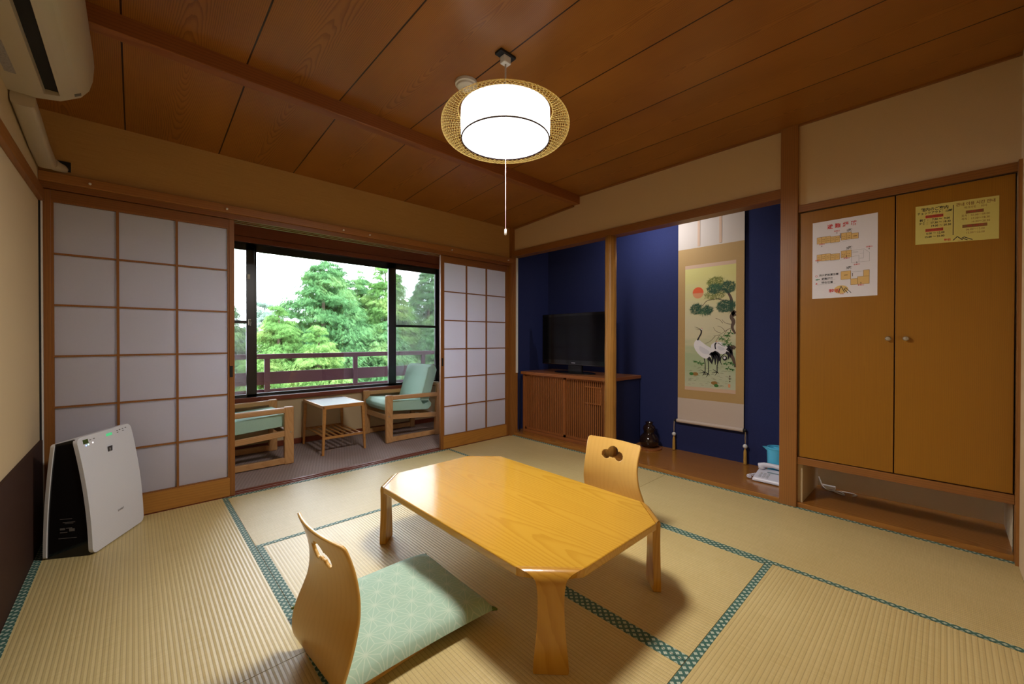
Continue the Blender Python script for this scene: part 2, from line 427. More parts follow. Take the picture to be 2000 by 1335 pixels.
# closet niche
struct(B(-.004, YB, -.05, XT, -2.765, .030), 'floor', W_TOKO, bevel=.002)
struct(B(.50, YB, .03, XT, -2.765, 2.4), 'wall_closet', CREAM)
struct(B(.02, -2.790, .03, .5, -2.765, 2.4), 'wall_closet', CREAM)
struct(B(.02, YB, .03, .5, YB + .012, 2.4), 'wall_closet', CREAM)
# round log post at the alcove
m = MB(); prof = []
for i in range(24):
    z = .028 + i / 23 * 2.04
    prof.append((.055 + .0012 * math.sin(i * 1.3) - .003 * i / 23, z))
m.lathe((.030, -1.302, 0), prof, 20); struct(m, 'trim_16', W_LOG, smooth=True)

# ------------------------------------------------------------------ veranda
YV = 1.28
struct(B(XL - .1, .0, -.05, XL - .0, YV, 2.35), 'wall_veranda', CREAM)
struct(B(-.02, .10, -.05, .10, YV, 2.35), 'wall_veranda', CREAM)
struct(B(XL, .10, 2.35, -.02, YV + .1, 2.42), 'ceiling', CREAM)
struct(B(XL, YV, -.05, .0, YV + .12, .485), 'wall_outer', CREAM)
struct(B(XL, YV, .485, -3.09, YV + .12, 2.35), 'wall_outer', CREAM)
struct(B(-.13, YV, .485, .0, YV + .12, 2.35), 'wall_outer', CREAM)
struct(B(-3.09, YV, 2.06, -.13, YV + .12, 2.35), 'wall_outer', W_RED)
struct(B(XL, YV - .025, 2.06, .0, YV, 2.112), 'trim_17', W_RED, bevel=.003)
struct(B(XL, YV - .012, 2.118, .0, YV, 2.30), 'trim_18', W_RED, bevel=.003)
struct(B(XL, YV - .04, .485, .0, YV + .02, .530), 'trim_19', W_RED, bevel=.004)
struct(B(XL, YV - .012, 0, .0, YV, .055), 'baseboard_veranda', W_RED)

# window: picture pane between two sliding sashes
def sash(name, x0, x1, y, st0, st1, rail=True, glassy=True, z0=.53, z1=2.06):
    t = thing(name, None, None, ((x0 + x1) / 2, y, z0)); tag(t, kind='structure')
    f = MB(); f.box(x0, y - .015, z0, x0 + st0, y + .015, z1); f.box(x1 - st1, y - .015, z0, x1, y + .015, z1)
    f.box(x0, y - .015, z0, x1, y + .015, z0 + .028); f.box(x0, y - .015, z1 - .07, x1, y + .015, z1)
    if rail: f.box(x0, y - .012, 1.262, x1, y + .012, 1.292)
    f.build('window_frame', ALU, t, bevel=.002)
    B(x0 + .01, y + .003, z0 + .01, x1 - .01, y + .007, z1 - .03).build('window_pane', GLASS, t)
    return t
L_ = sash('window_2', -3.05, -2.335, YV + .03, .05, .07)
R_ = sash('window_3', -.905, -.19, YV + .03, .10, .04)
Cn = sash('window_1', -2.36, -.86, YV + .065, .05, .025, rail=False)
fo = MB()
for a in ((-3.09, -3.05), (-.19, -.13)): fo.box(a[0], YV - .01, .515, a[1], YV + .10, 2.075)
fo.box(-3.09, YV - .01, .510, -.13, YV + .10, .532); fo.box(-3.09, YV - .01, 2.058, -.13, YV + .10, 2.08)
tag(fo.build('window_4', ALU), kind='structure')
for o_, x0, x1 in ((L_, -3.0, -2.40), (R_, -.82, -.21)):
    B(x0, YV + .085, .55, x1, YV + .086, 2.0).build('insect_screen', SCREEN, o_)
q = MB(); q.box(-2.392, YV - .004, 1.245, -2.372, YV + .015, 1.305); q.tube([(-2.382, YV - .01, 1.30), (-2.375, YV - .018, 1.275), (-2.378, YV - .012, 1.24)], .007)
q.build('crescent_latch', METAL, L_)
B(-2.395, YV + .005, 1.70, -2.375, YV + .016, 1.75).build('child_lock', WHITEP, L_)

# ================================================================== tatami mats
def mat_(x0, y0, x1, y1, ax, label, borders=(1, 1)):
    t = thing('tatami_mat', label, 'tatami mat', ((x0 + x1) / 2, (y0 + y1) / 2, -.05), group='tatami mats on the floor')
    g = .0012
    B(x0 + g, y0 + g, -.0505, x1 - g, y1 - g, 0).build('woven_mat', T_X if ax == 'x' else T_Y, t)
    e = .030
    if ax == 'y':
        if borders[0]: B(x0 + g, y0 + g, -.0003, x0 + e, y1 - g, .0012).build('cloth_border', H_Y, t)
        if borders[1]: B(x1 - e, y0 + g, -.0003, x1 - g, y1 - g, .0012).build('cloth_border', H_Y, t)
    else:
        if borders[0]: B(x0 + g, y0 + g, -.0003, x1 - g, y0 + e, .0012).build('cloth_border', H_X, t)
        if borders[1]: B(x0 + g, y1 - e, -.0003, x1 - g, y1 - g, .0012).build('cloth_border', H_X, t)
x1, x2, xm, y1, y2, ys, yc = -2.745, -.915, -1.83, -.945, -2.825, -1.885, -1.87
F_ = -.005
mat_(XL + .012, ys, x1, F_, 'y', 'tatami mat under the white air purifier, touching the left paper screen')
mat_(XL + .012, YB, x1, ys, 'y', 'tatami mat nearest the viewer along the left wall, bottom left corner')
mat_(x1, y1, x2, F_, 'x', 'pale tatami mat lying along the sill in front of the veranda')
mat_(x1, y2, xm, y1, 'y', 'tatami mat under the chair with the green cushion')
mat_(xm, y2, x2, y1, 'y', 'tatami mat under the right half of the low table')
mat_(x1, YB, x2, y2, 'x', 'tatami mat nearest the viewer, bottom right, before the table')
mat_(x2, yc, F_, F_, 'y', 'tatami mat in the far corner before the television cabinet')
mat_(x2, YB, F_, yc, 'y', 'tatami mat along the foot of the closet')

# ================================================================== sliding shoji screens
def shoji(x0, x1, cols, label, pull_side, y=.004):
    t = thing('shoji_screen', label, 'paper sliding screen', ((x0 + x1) / 2, y + .015, .003), group=None)
    z0, z1 = .003, 1.948
    px0, px1, pz0, pz1 = x0 + .043, x1 - .040, .137, 1.882
    for a, b in ((x0, px0 - .010), (px1 + .010, x1)): B(a, y, z0, b, y + .028, z1).build('stile', W_SHOJI, t, bevel=.0015)
    B(px0 - .010, y + .002, z0, px1 + .010, y + .026, pz0 - .008).build('bottom_rail', W_SHOJIX, t, bevel=.0015)
    B(px0 - .010, y + .002, pz1 + .010, px1 + .010, y + .026, z1).build('top_rail', W_TRIMX, t, bevel=.0015)
    k = MB()
    k.box(px0 - .010, y + .004, pz0 - .008, px0, y + .020, pz1 + .010); k.box(px1, y + .004, pz0 - .008, px1 + .010, y + .020, pz1 + .010)
    k.box(px0, y + .004, pz0 - .008, px1, y + .020, pz0); k.box(px0, y + .004, pz1, px1, y + .020, pz1 + .010)
    for c in cols: k.box(c - .006, y + .005, pz0, c + .006, y + .020, pz1)
    for i in range(1, 6):
        z = pz0 + (pz1 - pz0) * i / 6; k.box(px0, y + .006, z - .005, px1, y + .020, z + .005)
    k.build('lattice', W_SHOJI, t)
    B(px0 - .006, y + .0195, pz0 - .006, px1 + .006, y + .0203, pz1 + .006).build('paper', PAPER, t)
    xx = (x1 - .020) if pull_side > 0 else (x0 + .018)
    q = MB(); q.box(xx - .009, y - .0012, .84, xx + .009, y + .002, .92); q.build('finger_pull', DBLACK, t)
shoji(-3.590, -2.697, (-3.288, -3.010), 'large paper sliding screen on the left, behind the air purifier', 1)
shoji(-.980, -.060, (-.655, -.385), 'paper sliding screen on the right, beside the corner post', -1)
# little white pegs on the rail above the screens
for x, lab in ((-3.40, 'white peg on the rail, farthest left above the large screen'), (-2.746, 'white peg on the rail above the edge of the left screen'),
               (-1.954, 'left one of two close white pegs above the window'), (-1.731, 'right one of two close white pegs above the window'),
               (-.88, 'white peg on the rail above the right screen edge near the opening'), (-.11, 'white peg on the rail next to the corner post')):
    m = MB(); m.lathe((x, -.050, 2.005), [(.003, .018), (.003, .006), (.006, .004), (.007, 0), (.005, -.003), (0, -.004)], 12, 'y')
    tag(m.build('rail_peg', WHITEP, smooth=40), lab, 'peg', 'white pegs on the rail over the screens')

# ================================================================== low table
TX, TY, TW, TL, TH = -1.852, -1.932, .825, 1.335, .333
t = thing('low_table', 'low honey-coloured wooden table with bent corner legs on the tatami', 'table', (TX, TY, 0), local=True)
c_ = .105; R0 = .042; hw, hl = TW / 2, TL / 2; c0 = c_ + R0 * 1.41421
def oct_(ins, z):
    a, b, c = hw - ins, hl - ins, c0 - ins * .2
    return [(-a + c, -b, z), (a - c, -b, z), (a, -b + c, z), (a, b - c, z), (a - c, b, z), (-a + c, b, z), (-a, b - c, z), (-a, -b + c, z)]
m = MB(); th = .033
rings = [oct_(.006, TH - th), oct_(.001, TH - th + .003), oct_(0, TH - th + .006), oct_(0, TH - .005), oct_(.001, TH - .002), oct_(.004, TH)]
vs_ = [p for r in rings for p in r]; fs = [tuple(range(8))[::-1], tuple(40 + i for i in range(8))]
for r in range(5):
    for i in range(8): fs.append((r * 8 + i, r * 8 + (i + 1) % 8, r * 8 + 8 + (i + 1) % 8, r * 8 + 8 + i))
m.add(vs_, fs); m.build('tabletop', W_TABLE, t)
for sx in (-1, 1):
    for sy in (-1, 1):
        # leg: bent sheet following a quarter curve from the clipped corner to the floor, flaring into the table edges
        n = Vector((sx, sy, 0)).normalized(); tang = Vector((-n.y, n.x, 0))
        cen = Vector((sx * (hw - c_ / 2), sy * (hl - c_ / 2), 0))
        prof = []
        for k in range(0, 13):
            a = k / 12 * PI / 2; q_ = math.sin(a); prof.append((-R0 + R0 * q_, TH + .0004 - R0 + R0 * math.cos(a), .1162 - .042 * q_ - .026 * q_ * q_ * (3 - 2 * q_), a))
        for z, wd in ((.278, .0458), (.260, .0445), (.24, .044), (.20, .0445), (.15, .047), (.10, .052), (.05, .057), (.018, .059), (.006, .059), (.0015, .056)): prof.append((0, z, wd, PI / 2))
        m = MB(); rows_o, rows_i = [], []
        for d, z, wd, a in prof:
            for rows, off_, ww in ((rows_o, 0, wd), (rows_i, .032, wd - .003)):
                p = cen + n * (d - math.sin(a) * off_)
                rows.append([tuple(p + tang * ww * q + Vector((0, 0, z - math.cos(a) * off_))) for q in (-1, -.95, 0, .95, 1)])
        K = len(rows_o); m.grid(rows_o); m.grid([r[::-1] for r in rows_i])
        for k in range(K - 1):
            m.add([rows_o[k][0], rows_o[k + 1][0], rows_i[k + 1][0], rows_i[k][0]], [(0, 1, 2, 3)])
            m.add([rows_o[k][4], rows_i[k][4], rows_i[k + 1][4], rows_o[k + 1][4]], [(0, 1, 2, 3)])
        m.add(rows_o[-1] + rows_i[-1][::-1], [tuple(range(10))]); m.add(rows_o[0] + rows_i[0][::-1], [tuple(range(9, -1, -1))])
        m.build('leg', W_TLEG, t, smooth=35)

# ================================================================== legless floor chairs
def zaisu(label, loc, rz, hole=True):
    t = thing('floor_chair', label, 'floor chair', loc, local=True, group='bent plywood floor chairs at the low table'); t.rotation_euler = (0, 0, rz)
    # +x is the way the sitter faces; the back stands near x = 0
    P_ = [(.33, .016, .140), (.20, .014, .150), (.07, .016, .160), (.025, .022, .172), (.000, .045, .186), (-.008, .085, .200), (-.002, .13, .212), (.012, .18, .208), (.026, .23, .198), (.034, .28, .190),
          (.034, .33, .184), (.026, .38, .181), (.012, .43, .183), (-.006, .475, .187), (-.010, .484, .183), (-.013, .490, .172)]
    # densify
    Q = []
    for i in range(len(P_) - 1):
        for k in range(3):
            a = k / 3; Q.append(tuple(P_[i][j] * (1 - a) + P_[i + 1][j] * a for j in range(3)))
    Q.append(P_[-1])
    def cat(i): # smooth the path
        lo, hi = max(0, i - 2), min(len(Q) - 1, i + 2); w_ = Q[lo:hi + 1]
        return tuple(sum(q[j] for q in w_) / len(w_) for j in range(3)) if 2 <= i <= len(Q) - 3 else Q[i]
    Q = [cat(i) for i in range(len(Q))]
    N = 28; rows = []
    def dish(z): return .022 * max(0, min(1, (z - .05) / .2))
    for x, z, w_ in Q:
        rows.append([(x + dish(z) * (((2 * j / N) - 1) ** 2), w_ * (2 * j / N - 1), z) for j in range(N + 1)])
    m = MB(); base = [p for r in rows for p in r]
    # cloud-shaped grip hole: three overlapping lobes
    def inside(y, z):
        z -= .405
        a = min(math.hypot(y / 1.0 - s * .045, (z - o) / .85) - r for s, o, r in ((-1, -.006, .030), (1, -.006, .030), (0, .012, .038)))
        b = math.hypot(y, (z + .058) / .9) - .030
        return a < 0 and b > 0
    # refine the rows in the hole zone
    rows2 = []
    for i in range(len(rows) - 1):
        zc = rows[i][0][2]; k = 5 if .34 < zc < .46 else 1
        for q in range(k):
            a = q / k; rows2.append([tuple(p[j] * (1 - a) + r[j] * a for j in range(3)) for p, r in zip(rows[i], rows[i + 1])])
    rows2.append(rows[-1])
    fine = []
    for r in rows2:
        rr = []
        for j in range(N):
            for k in range(3): a = k / 3; rr.append(tuple(r[j][q] * (1 - a) + r[j + 1][q] * a for q in range(3)))
        rr.append(r[-1]); fine.append(rr)
    n = len(fine[0]); fs = []
    for i in range(len(fine) - 1):
        for j in range(n - 1):
            c = [fine[i][j], fine[i][j + 1], fine[i + 1][j + 1], fine[i + 1][j]]
            y = sum(p[1] for p in c) / 4; z = sum(p[2] for p in c) / 4
            if z > .3 and inside(y, z): continue
            fs.append((i * n + j, i * n + j + 1, (i + 1) * n + j + 1, (i + 1) * n + j))
    m.add([p for r in fine for p in r], fs)
    o = m.build('bent_ply_shell', W_ZAISU, t, smooth=True, fixn=False)
    bm_pts = o.data
    q = o.modifiers.new('smooth', 'SMOOTH'); q.factor = .5; q.iterations = 2
    q = o.modifiers.new('solid', 'SOLIDIFY'); q.thickness = .011; q.offset = 0
    B(.02, -.15, 0, .34, -.12, .011).build('floor_runner', W_ZAISU, t); B(.02, .12, 0, .34, .15, .011).build('floor_runner', W_ZAISU, t)
    return t
zaisu('bent plywood floor chair in front carrying the green cushion, seen from behind', (-2.785, -2.035, .0015), math.radians(4))
zaisu('bent plywood floor chair behind the table, facing the viewer', (-1.055, -2.045, .0015), math.radians(180))

# green cushion with hemp-leaf pattern
def asanoha():
    M = Mat('mint_hemp_leaf_fabric', (.25, .45, .32), .75, .25); p = M.pos(False)
    s = 1 / .080; px, py = p['x'] * s, p['y'] * s; h = math.sqrt(3) / 2; tot = None
    for k in range(3):
        a = k * PI / 3; ex, ey = math.cos(a), math.sin(a); nx, ny = -ey, ex
        tn = (px * nx + py * ny) / h; tm = (px * ex + py * ey) / .5
        de = ((tn + .5).frac() - .5).abs() * h
        j = (tm + .5).floor(); da = (tm - j).abs() * .5
        q = ((tn + j) / 2).frac(); ok = ((q - .5).abs() * 2).gt(.3333)
        line = de.lt(.020).mx(da.lt(.018) * ok)
        tot = line if tot is None else tot.mx(line)
    n = M.noise(M.vec, 700, 2); n2 = M.noise(M.comb(p['x'] * 260.0, p['y'] * 900.0, 0.0), 1, 2)
    base = M.mix(n, (.33, .50, .38), (.43, .60, .47))
    M.color(M.mix(tot * .6, base, (.58, .68, .54))); M.bump(tot * .8 + n2 * .4, .3, .002); return M.m
t = thing('floor_cushion', 'square mint-green cushion with white hemp-leaf pattern on the front floor chair', 'cushion', (-2.465, -1.945, .024), local=True)
t.rotation_euler = (0, 0, math.radians(-1.0))
m = MB(); N = 36; top, bot = [], []
for i in range(N + 1):
    rt, rb = [], []
    for j in range(N + 1):
        u, v = 2 * i / N - 1, 2 * j / N - 1
        e = (1 - abs(u) ** 5) * (1 - abs(v) ** 5); e = max(e, 0) ** .42
        pin = 1 - .035 * (1 - v * v) * abs(u) ** 6 ; pin2 = 1 - .035 * (1 - u * u) * abs(v) ** 6
        x, y = u * .298 * pin, v * .272 * pin2
        wob = .003 * math.sin(5 * u + 2) * math.sin(4 * v)
        rt.append((x, y, .020 + .046 * e + wob * e)); rb.append((x, y, .020 - .018 * e))
    top.append(rt); bot.append(rb[::-1])
m.grid(top); m.grid(bot); m.build('cushion_cover', asanoha(), t, smooth=True)
TUFT = plain('green_tuft', (.13, .2, .05), .9)
for cx, cy in ((-1, -1), (-1, 1), (1, -1), (1, 1)):
    m = MB(); m.tube([(cx * .286, cy * .262, .020), (cx * .296, cy * .270, .019), (cx * .302, cy * .276, .015)], [.009, .006, .003], 8); m.build('corner_tuft', TUFT, t, smooth=True)

# ================================================================== pendant lamp
t = thing('pendant_lamp', 'round white pendant lamp in a woven bamboo ring over the table', 'lamp', (LX, LY, 2.09))
m = MB(); m.hexa([(LX - .05, LY - .024, HC - .014), (LX + .05, LY - .024, HC - .014), (LX + .05, LY + .024, HC - .014), (LX - .05, LY + .024, HC - .014)], [(LX - .05, LY - .024, HC), (LX + .05, LY - .024, HC), (LX + .05, LY + .024, HC), (LX - .05, LY + .024, HC)])
m.build('ceiling_plate', DBLACK, t, bevel=.003)
B(LX - .022, LY - .017, HC - .05, LX + .022, LY + .017, HC - .012).build('ceiling_plug', OFFW, t, bevel=.004)
m = MB(); m.tube([(LX, LY, HC - .05), (LX, LY, 2.235)], .0042, 8); m.build('cord', OFFW, t, smooth=True)
RD, ZB, ZT = .218, 2.100, 2.240
m = MB(); m.lathe((LX, LY, 0), [(RD - .002, ZB), (RD + .002, ZB + .02), (RD + .004, ZB + .07), (RD + .002, ZT)], 64)
m.f = m.f[:-2]; m.m = m.m[:-2]
m.build('drum_shade', DRUM, t, smooth=True)
m = MB(); m.lathe((LX, LY, 0), [(0, ZB + .002), (RD - .004, ZB + .002)], 64); dd = m.build('bottom_diffuser', DRUM, t)
m = MB(); m.lathe((LX, LY, 0), [(0.012, ZT - .02), (RD - .02, ZT - .02)], 48); m.f = m.f[:-2]; m.m = m.m[:-2]; m.build('top_reflector', WHITE, t)
m = MB(); m.tube([(LX + (RD - .001) * math.cos(a * PI / 40), LY + (RD - .001) * math.sin(a * PI / 40), ZB) for a in range(80)], .0034, 6, closed=True)
m.build('rim', plain('dark_rim', (.03, .012, .02), .5), t)
# woven ring: two families of slanting strips wrapped round a flattened ring section
def sec(b): # section angle -> radius, height
    return RD + .016 + .082 * max(0, math.cos(b)) ** .8, 2.164 + .068 * math.sin(b)
m = MB(); NS = 76
for fam in (-1, 1):
    for k in range(NS):
        a0 = 2 * PI * k / NS; path = []
        for i in range(15):
            b = -PI / 2 + PI * i / 14; r, z = sec(b); a = a0 + fam * (i / 14 - .5) * 0.95
            r += .0008 * fam
            path.append((LX + r * math.cos(a), LY + r * math.sin(a), z))
        m.tube(path, .0016, 3, cap=False)
for b in (-PI / 2, PI / 2):
    r, z = sec(b); m.tube([(LX + r * math.cos(a * PI / 36), LY + r * math.sin(a * PI / 36), z) for a in range(72)], .003, 5, closed=True)
m.build('bamboo_ring', WICKER, t)
m = MB(); m.tube([(LX, LY, 2.098), (LX + .001, LY, 1.655)], .0016, 6)
pc = m.build('pull_cord', plain('pink_cord', (.55, .35, .38), .7), t)
m = MB(); m.lathe((LX + .001, LY, 1.628), [(.002, .032), (.0055, .028), (.006, .004), (.004, 0)], 12); m.build('cord_toggle', WHITEP, pc, smooth=40)
# smoke detector
m = MB(); m.lathe((-1.872, -1.62, HC), [(.042, -.034), (.05, -.028), (.052, -.018), (.06, -.016), (.062, -.004), (.06, 0)][::1], 40)
t = thing('smoke_detector', 'round ivory smoke detector on the ceiling beside the lamp', 'smoke detector', (-1.872, -1.62, HC - .04))
m.build('housing', OFFW, t, smooth=40)
m = MB(); m.lathe((-1.872, -1.62, HC - .040), [(0, 0), (.018, .001), (.02, .007)], 24); m.build('sensor_cap', WHITE, t, smooth=40)

# ================================================================== air conditioner
AC = plain('aged_ivory_plastic', (.50, .44, .35), .4, .5)
t = thing('air_conditioner', 'ivory wall air conditioner high on the left wall', 'air conditioner', (-3.48, -1.14, 2.15))
pr_ = [(-3.6, 2.152), (-3.52, 2.148), (-3.492, 2.150), (-3.490, 2.185), (-3.447, 2.195), (-3.447, 2.163), (-3.42, 2.176), (-3.388, 2.202), (-3.362, 2.242), (-3.350, 2.29), (-3.345, 2.36), (-3.348, 2.41), (-3.362, 2.436), (-3.40, 2.446), (-3.6, 2.446)]
m = MB(); m.prism(pr_, 'y', -1.56, -.80); m.build('body', AC, t, smooth=30)
cap = [(-3.6, 2.152), (-3.52, 2.148), (-3.45, 2.161), (-3.388, 2.202), (-3.362, 2.242), (-3.350, 2.29), (-3.345, 2.36), (-3.348, 2.41), (-3.362, 2.436), (-3.40, 2.446), (-3.6, 2.446)]
m = MB(); m.prism(cap, 'y', -.80, -.748)
m.prism([(-3.47 + (x + 3.47) * .97, 2.30 + (z - 2.30) * .95) for x, z in cap], 'y', -.75, -.738); m.build('end_cap', AC, t, smooth=30)
B(-3.491, -1.54, 2.176, -3.446, -.80, 2.190).build('air_slot', DBLACK, t)
m = MB(); m.hexa([(-3.447, -1.54, 2.161), (-3.392, -1.54, 2.197), (-3.392, -.815, 2.197), (-3.447, -.815, 2.161)], [(-3.449, -1.54, 2.166), (-3.394, -1.54, 2.202), (-3.394, -.815, 2.202), (-3.449, -.815, 2.166)]); m.build('louver', AC, t)
LBL = plain('printed_label', (.30, .28, .30), .6, var=.7, vs_=160)
B(-3.580, -1.18, 2.1495, -3.535, -.93, 2.1520).build('rating_label', LBL, t)
m = MB(); m.hexa([(-3.405, -.793, 2.1885), (-3.385, -.793, 2.2015), (-3.385, -.772, 2.2015), (-3.405, -.772, 2.1885)], [(-3.405, -.793, 2.1925), (-3.385, -.793, 2.2055), (-3.385, -.772, 2.2055), (-3.405, -.772, 2.1925)])
m.build('status_mark', plain('grey_print', (.12, .11, .10), .6), t)
t = thing('pipe_cover', 'ivory pipe duct running along the left wall under the air conditioner', 'pipe duct', (-3.56, -.4, 2.05))
m = MB(); path = [(-3.560, -.735, 2.138), (-3.560, -.60, 2.118), (-3.562, -.30, 2.082), (-3.562, -.075, 2.072)]
def duct(mb, path, w_, h_):
    rows = []
    for i, p in enumerate(path):
        rr = []
        for k in range(16):
            a = 2 * PI * k / 16; ca, sa = math.cos(a), math.sin(a)
            q = (abs(ca) ** .5 * (1 if ca > 0 else -1) * w_, 0, abs(sa) ** .5 * (1 if sa > 0 else -1) * h_)
            rr.append((p[0] + q[0], p[1], p[2] + q[2]))
        rows.append(rr)
    for i in range(len(rows) - 1): mb.grid([rows[i] + rows[i][:1], rows[i + 1] + rows[i + 1][:1]])
    mb.add(rows[0], [tuple(range(16))]); mb.add(rows[-1], [tuple(range(16))])
duct(m, path, .036, .034); m.build('duct', AC, t, smooth=50)
m = MB(); m.tube([(-3.545, -.085, 2.072), (-3.530, -.045, 2.070), (-3.510, -.020, 2.072), (-3.505, .005, 2.072)], [.030, .028, .022, .020], 14); m.build('wall_elbow', AC, t, smooth=50)
B(-3.535, -.009, 2.062, -3.478, .002, 2.116).build('wall_hole_plate', DBLACK, t)

# ================================================================== air purifier
nx_, ny_ = .875, -.485                               # the way the front faces
t = thing('air_purifier', 'white and black air purifier standing against the left paper screen', 'air purifier', (-3.366, -.232, .0015), local=True)
t.rotation_euler = (0, 0, math.atan2(ny_, nx_))
# local: +x front, y across (half width .2), back at x=-.205/2
def front_x(z): return .103 - .010 * (z / .6) - .058 * (z / .6) ** 2
def back_x(z): return -.103 + .004 * (z / .6) + .034 * (z / .6) ** 2
def shell(mb, fx, off, th_, zt, hw_, r=.02):
    zz_ = [.004 + r * (1 - math.cos(k * PI / 12)) for k in range(6)] + [.004 + r + (zt - .004 - 2 * r) * k / 12 for k in range(13)] + [zt - r * (1 - math.cos(k * PI / 12)) for k in range(5, -1, -1)]; n = len(zz_) - 1
    for side in (0, 1):
        rows = []
        for i in range(n + 1):
            z = zz_[i]; x = fx(z) + off + th_ * side
            e = min(z - .004, zt - z); ins = r - math.sqrt(max(0, r * r - max(0, r - e) ** 2)) if e < r else 0
            hw2 = hw_ - ins; rows.append([(x, hw2 * q, z) for q in (-1, -.6, 0, .6, 1)])
        mb.grid(rows)
        if side == 0: A = rows
    for i in range(n):
        for q in (0, 4): mb.add([A[i][q], A[i + 1][q], rows[i + 1][q], rows[i][q]], [(0, 1, 2, 3)])
    mb.add(A[-1] + rows[-1][::-1], [tuple(range(10))]); mb.add(A[0] + rows[0][::-1], [tuple(range(10))])
PUR = Mat('dimpled_white_plastic', (.70, .73, .82), .38, .5); _p = PUR.pos(False)
_k = (_p['y'] * 420.0).sin() * (_p['z'] * 420.0).sin(); PUR.bump(_k, .12, .002); PUR = PUR.m
m = MB(); shell(m, front_x, -.018, .018, .600, .203, .030); m.build('front_panel', PUR, t, smooth=35)
m = MB(); shell(m, back_x, 0, .014, .575, .203, .012); m.build('back_panel', WHITE, t, smooth=35)
m = MB(); n = 12; rows = []
for i in range(n + 1):
    z = .575 * i / n; rows.append([(back_x(z) + .012, -.196, z), (front_x(z) - .016, -.196, z + (.02 if i == n else 0)), (front_x(z) - .016, .196, z + (.02 if i == n else 0)), (back_x(z) + .012, .196, z), (back_x(z) + .012, -.196, z)])
m.grid(rows); m.add(rows[-1][:4], [(0, 1, 2, 3)]); m.add(rows[0][:4], [(3, 2, 1, 0)]); body_p = m.build('body', BLACK, t, smooth=35)
m = MB()
for (yy, zz, w_, h_) in ((0, .195, .050, .0022), (.012, .178, .05, .003), (.012, .172, .035, .002), (-.015, .145, .02, .010), (.012, .148, .026, .004), (.024, .138, .022, .014), (-.010, .128, .03, .004), (.006, .098, .075, .0022)):
    xx = -.012 + yy; m.box(xx - w_ / 2, -.1968, zz - h_ / 2, xx + w_ / 2, -.1958, zz + h_ / 2)
m.build('side_print', plain('faint_grey_print', (.16, .15, .15), .6), body_p)
fp = [o for o in t.children if o.name.startswith('front_panel')][0]
def onface(y, z, d=.0006): return (front_x(z) + d, y, z)
m = MB(); m.box(front_x(.49), -.012 - .004, .472, front_x(.49) + .0012, .021 - .004, .512); m.build('emblem_plate', BLACK, fp)
m = MB(); e_ = front_x(.49) + .0016
m.add([(e_, .0025 - .004 + .002 * math.cos(a) * 2.2, .498 + .002 * math.sin(a) * 2.2) for a in [i * PI / 6 for i in range(12)]], [tuple(range(12))])
m.add([(e_, -.004 + q[0], .484 + q[1]) for q in ((.001, .008), (.004, .008), (.004, -.006), (.001, -.006))], [(0, 1, 2, 3)]); m.add([(e_, -.004 + q[0], .484 + q[1]) for q in ((-.004, .006), (.009, .006), (.0025, -.001))], [(0, 1, 2)])
m.build('emblem', plain('silver_print', (.35, .35, .38), .4), fp)
def flatpatch(name, y, z, w_, h_, mt, d=.0012):
    m = MB(); a = front_x(z - h_ / 2) + d; b = front_x(z + h_ / 2) + d
    m.hexa([(a - .002, y - w_ / 2, z - h_ / 2), (a, y - w_ / 2, z - h_ / 2), (a, y + w_ / 2, z - h_ / 2), (a - .002, y + w_ / 2, z - h_ / 2)],
           [(b - .002, y - w_ / 2, z + h_ / 2), (b, y - w_ / 2, z + h_ / 2), (b, y + w_ / 2, z + h_ / 2), (b - .002, y + w_ / 2, z + h_ / 2)]); return m.build(name, mt, fp)
flatpatch('display', -.150, .573, .034, .022, plain('green_display', (.05, .09, .015), .3))
for yy, zz, cc in ((-.152, .553, (.25, .4, 1)), (-.136, .555, (.4, 1, .7)), (-.105, .558, (1, .7, .6))):
    flatpatch('indicator_light', yy, zz, .006, .006, emit('indicator', cc, 3.0))
flatpatch('air_monitor_light', .018, .573, .045, .014, emit('green_glow', (.10, .55, .22), 1.0))
for yy, zz in ((-.118, .575), (-.092, .576), (.085, .580), (.085, .570), (.105, .581), (.130, .582), (.130, .571), (.155, .583)): flatpatch('button', yy, zz, .011, .005, plain('button_print', (.22, .22, .25), .5))
m = MB(); text_mesh(m, 'SHARP', .016, lambda a, b: (front_x(.15 + b) + .0010, .012 + a, .15 + b)); m.build('maker_lettering', plain('grey_lettering', (.18, .18, .2), .5), fp, fixn=False)

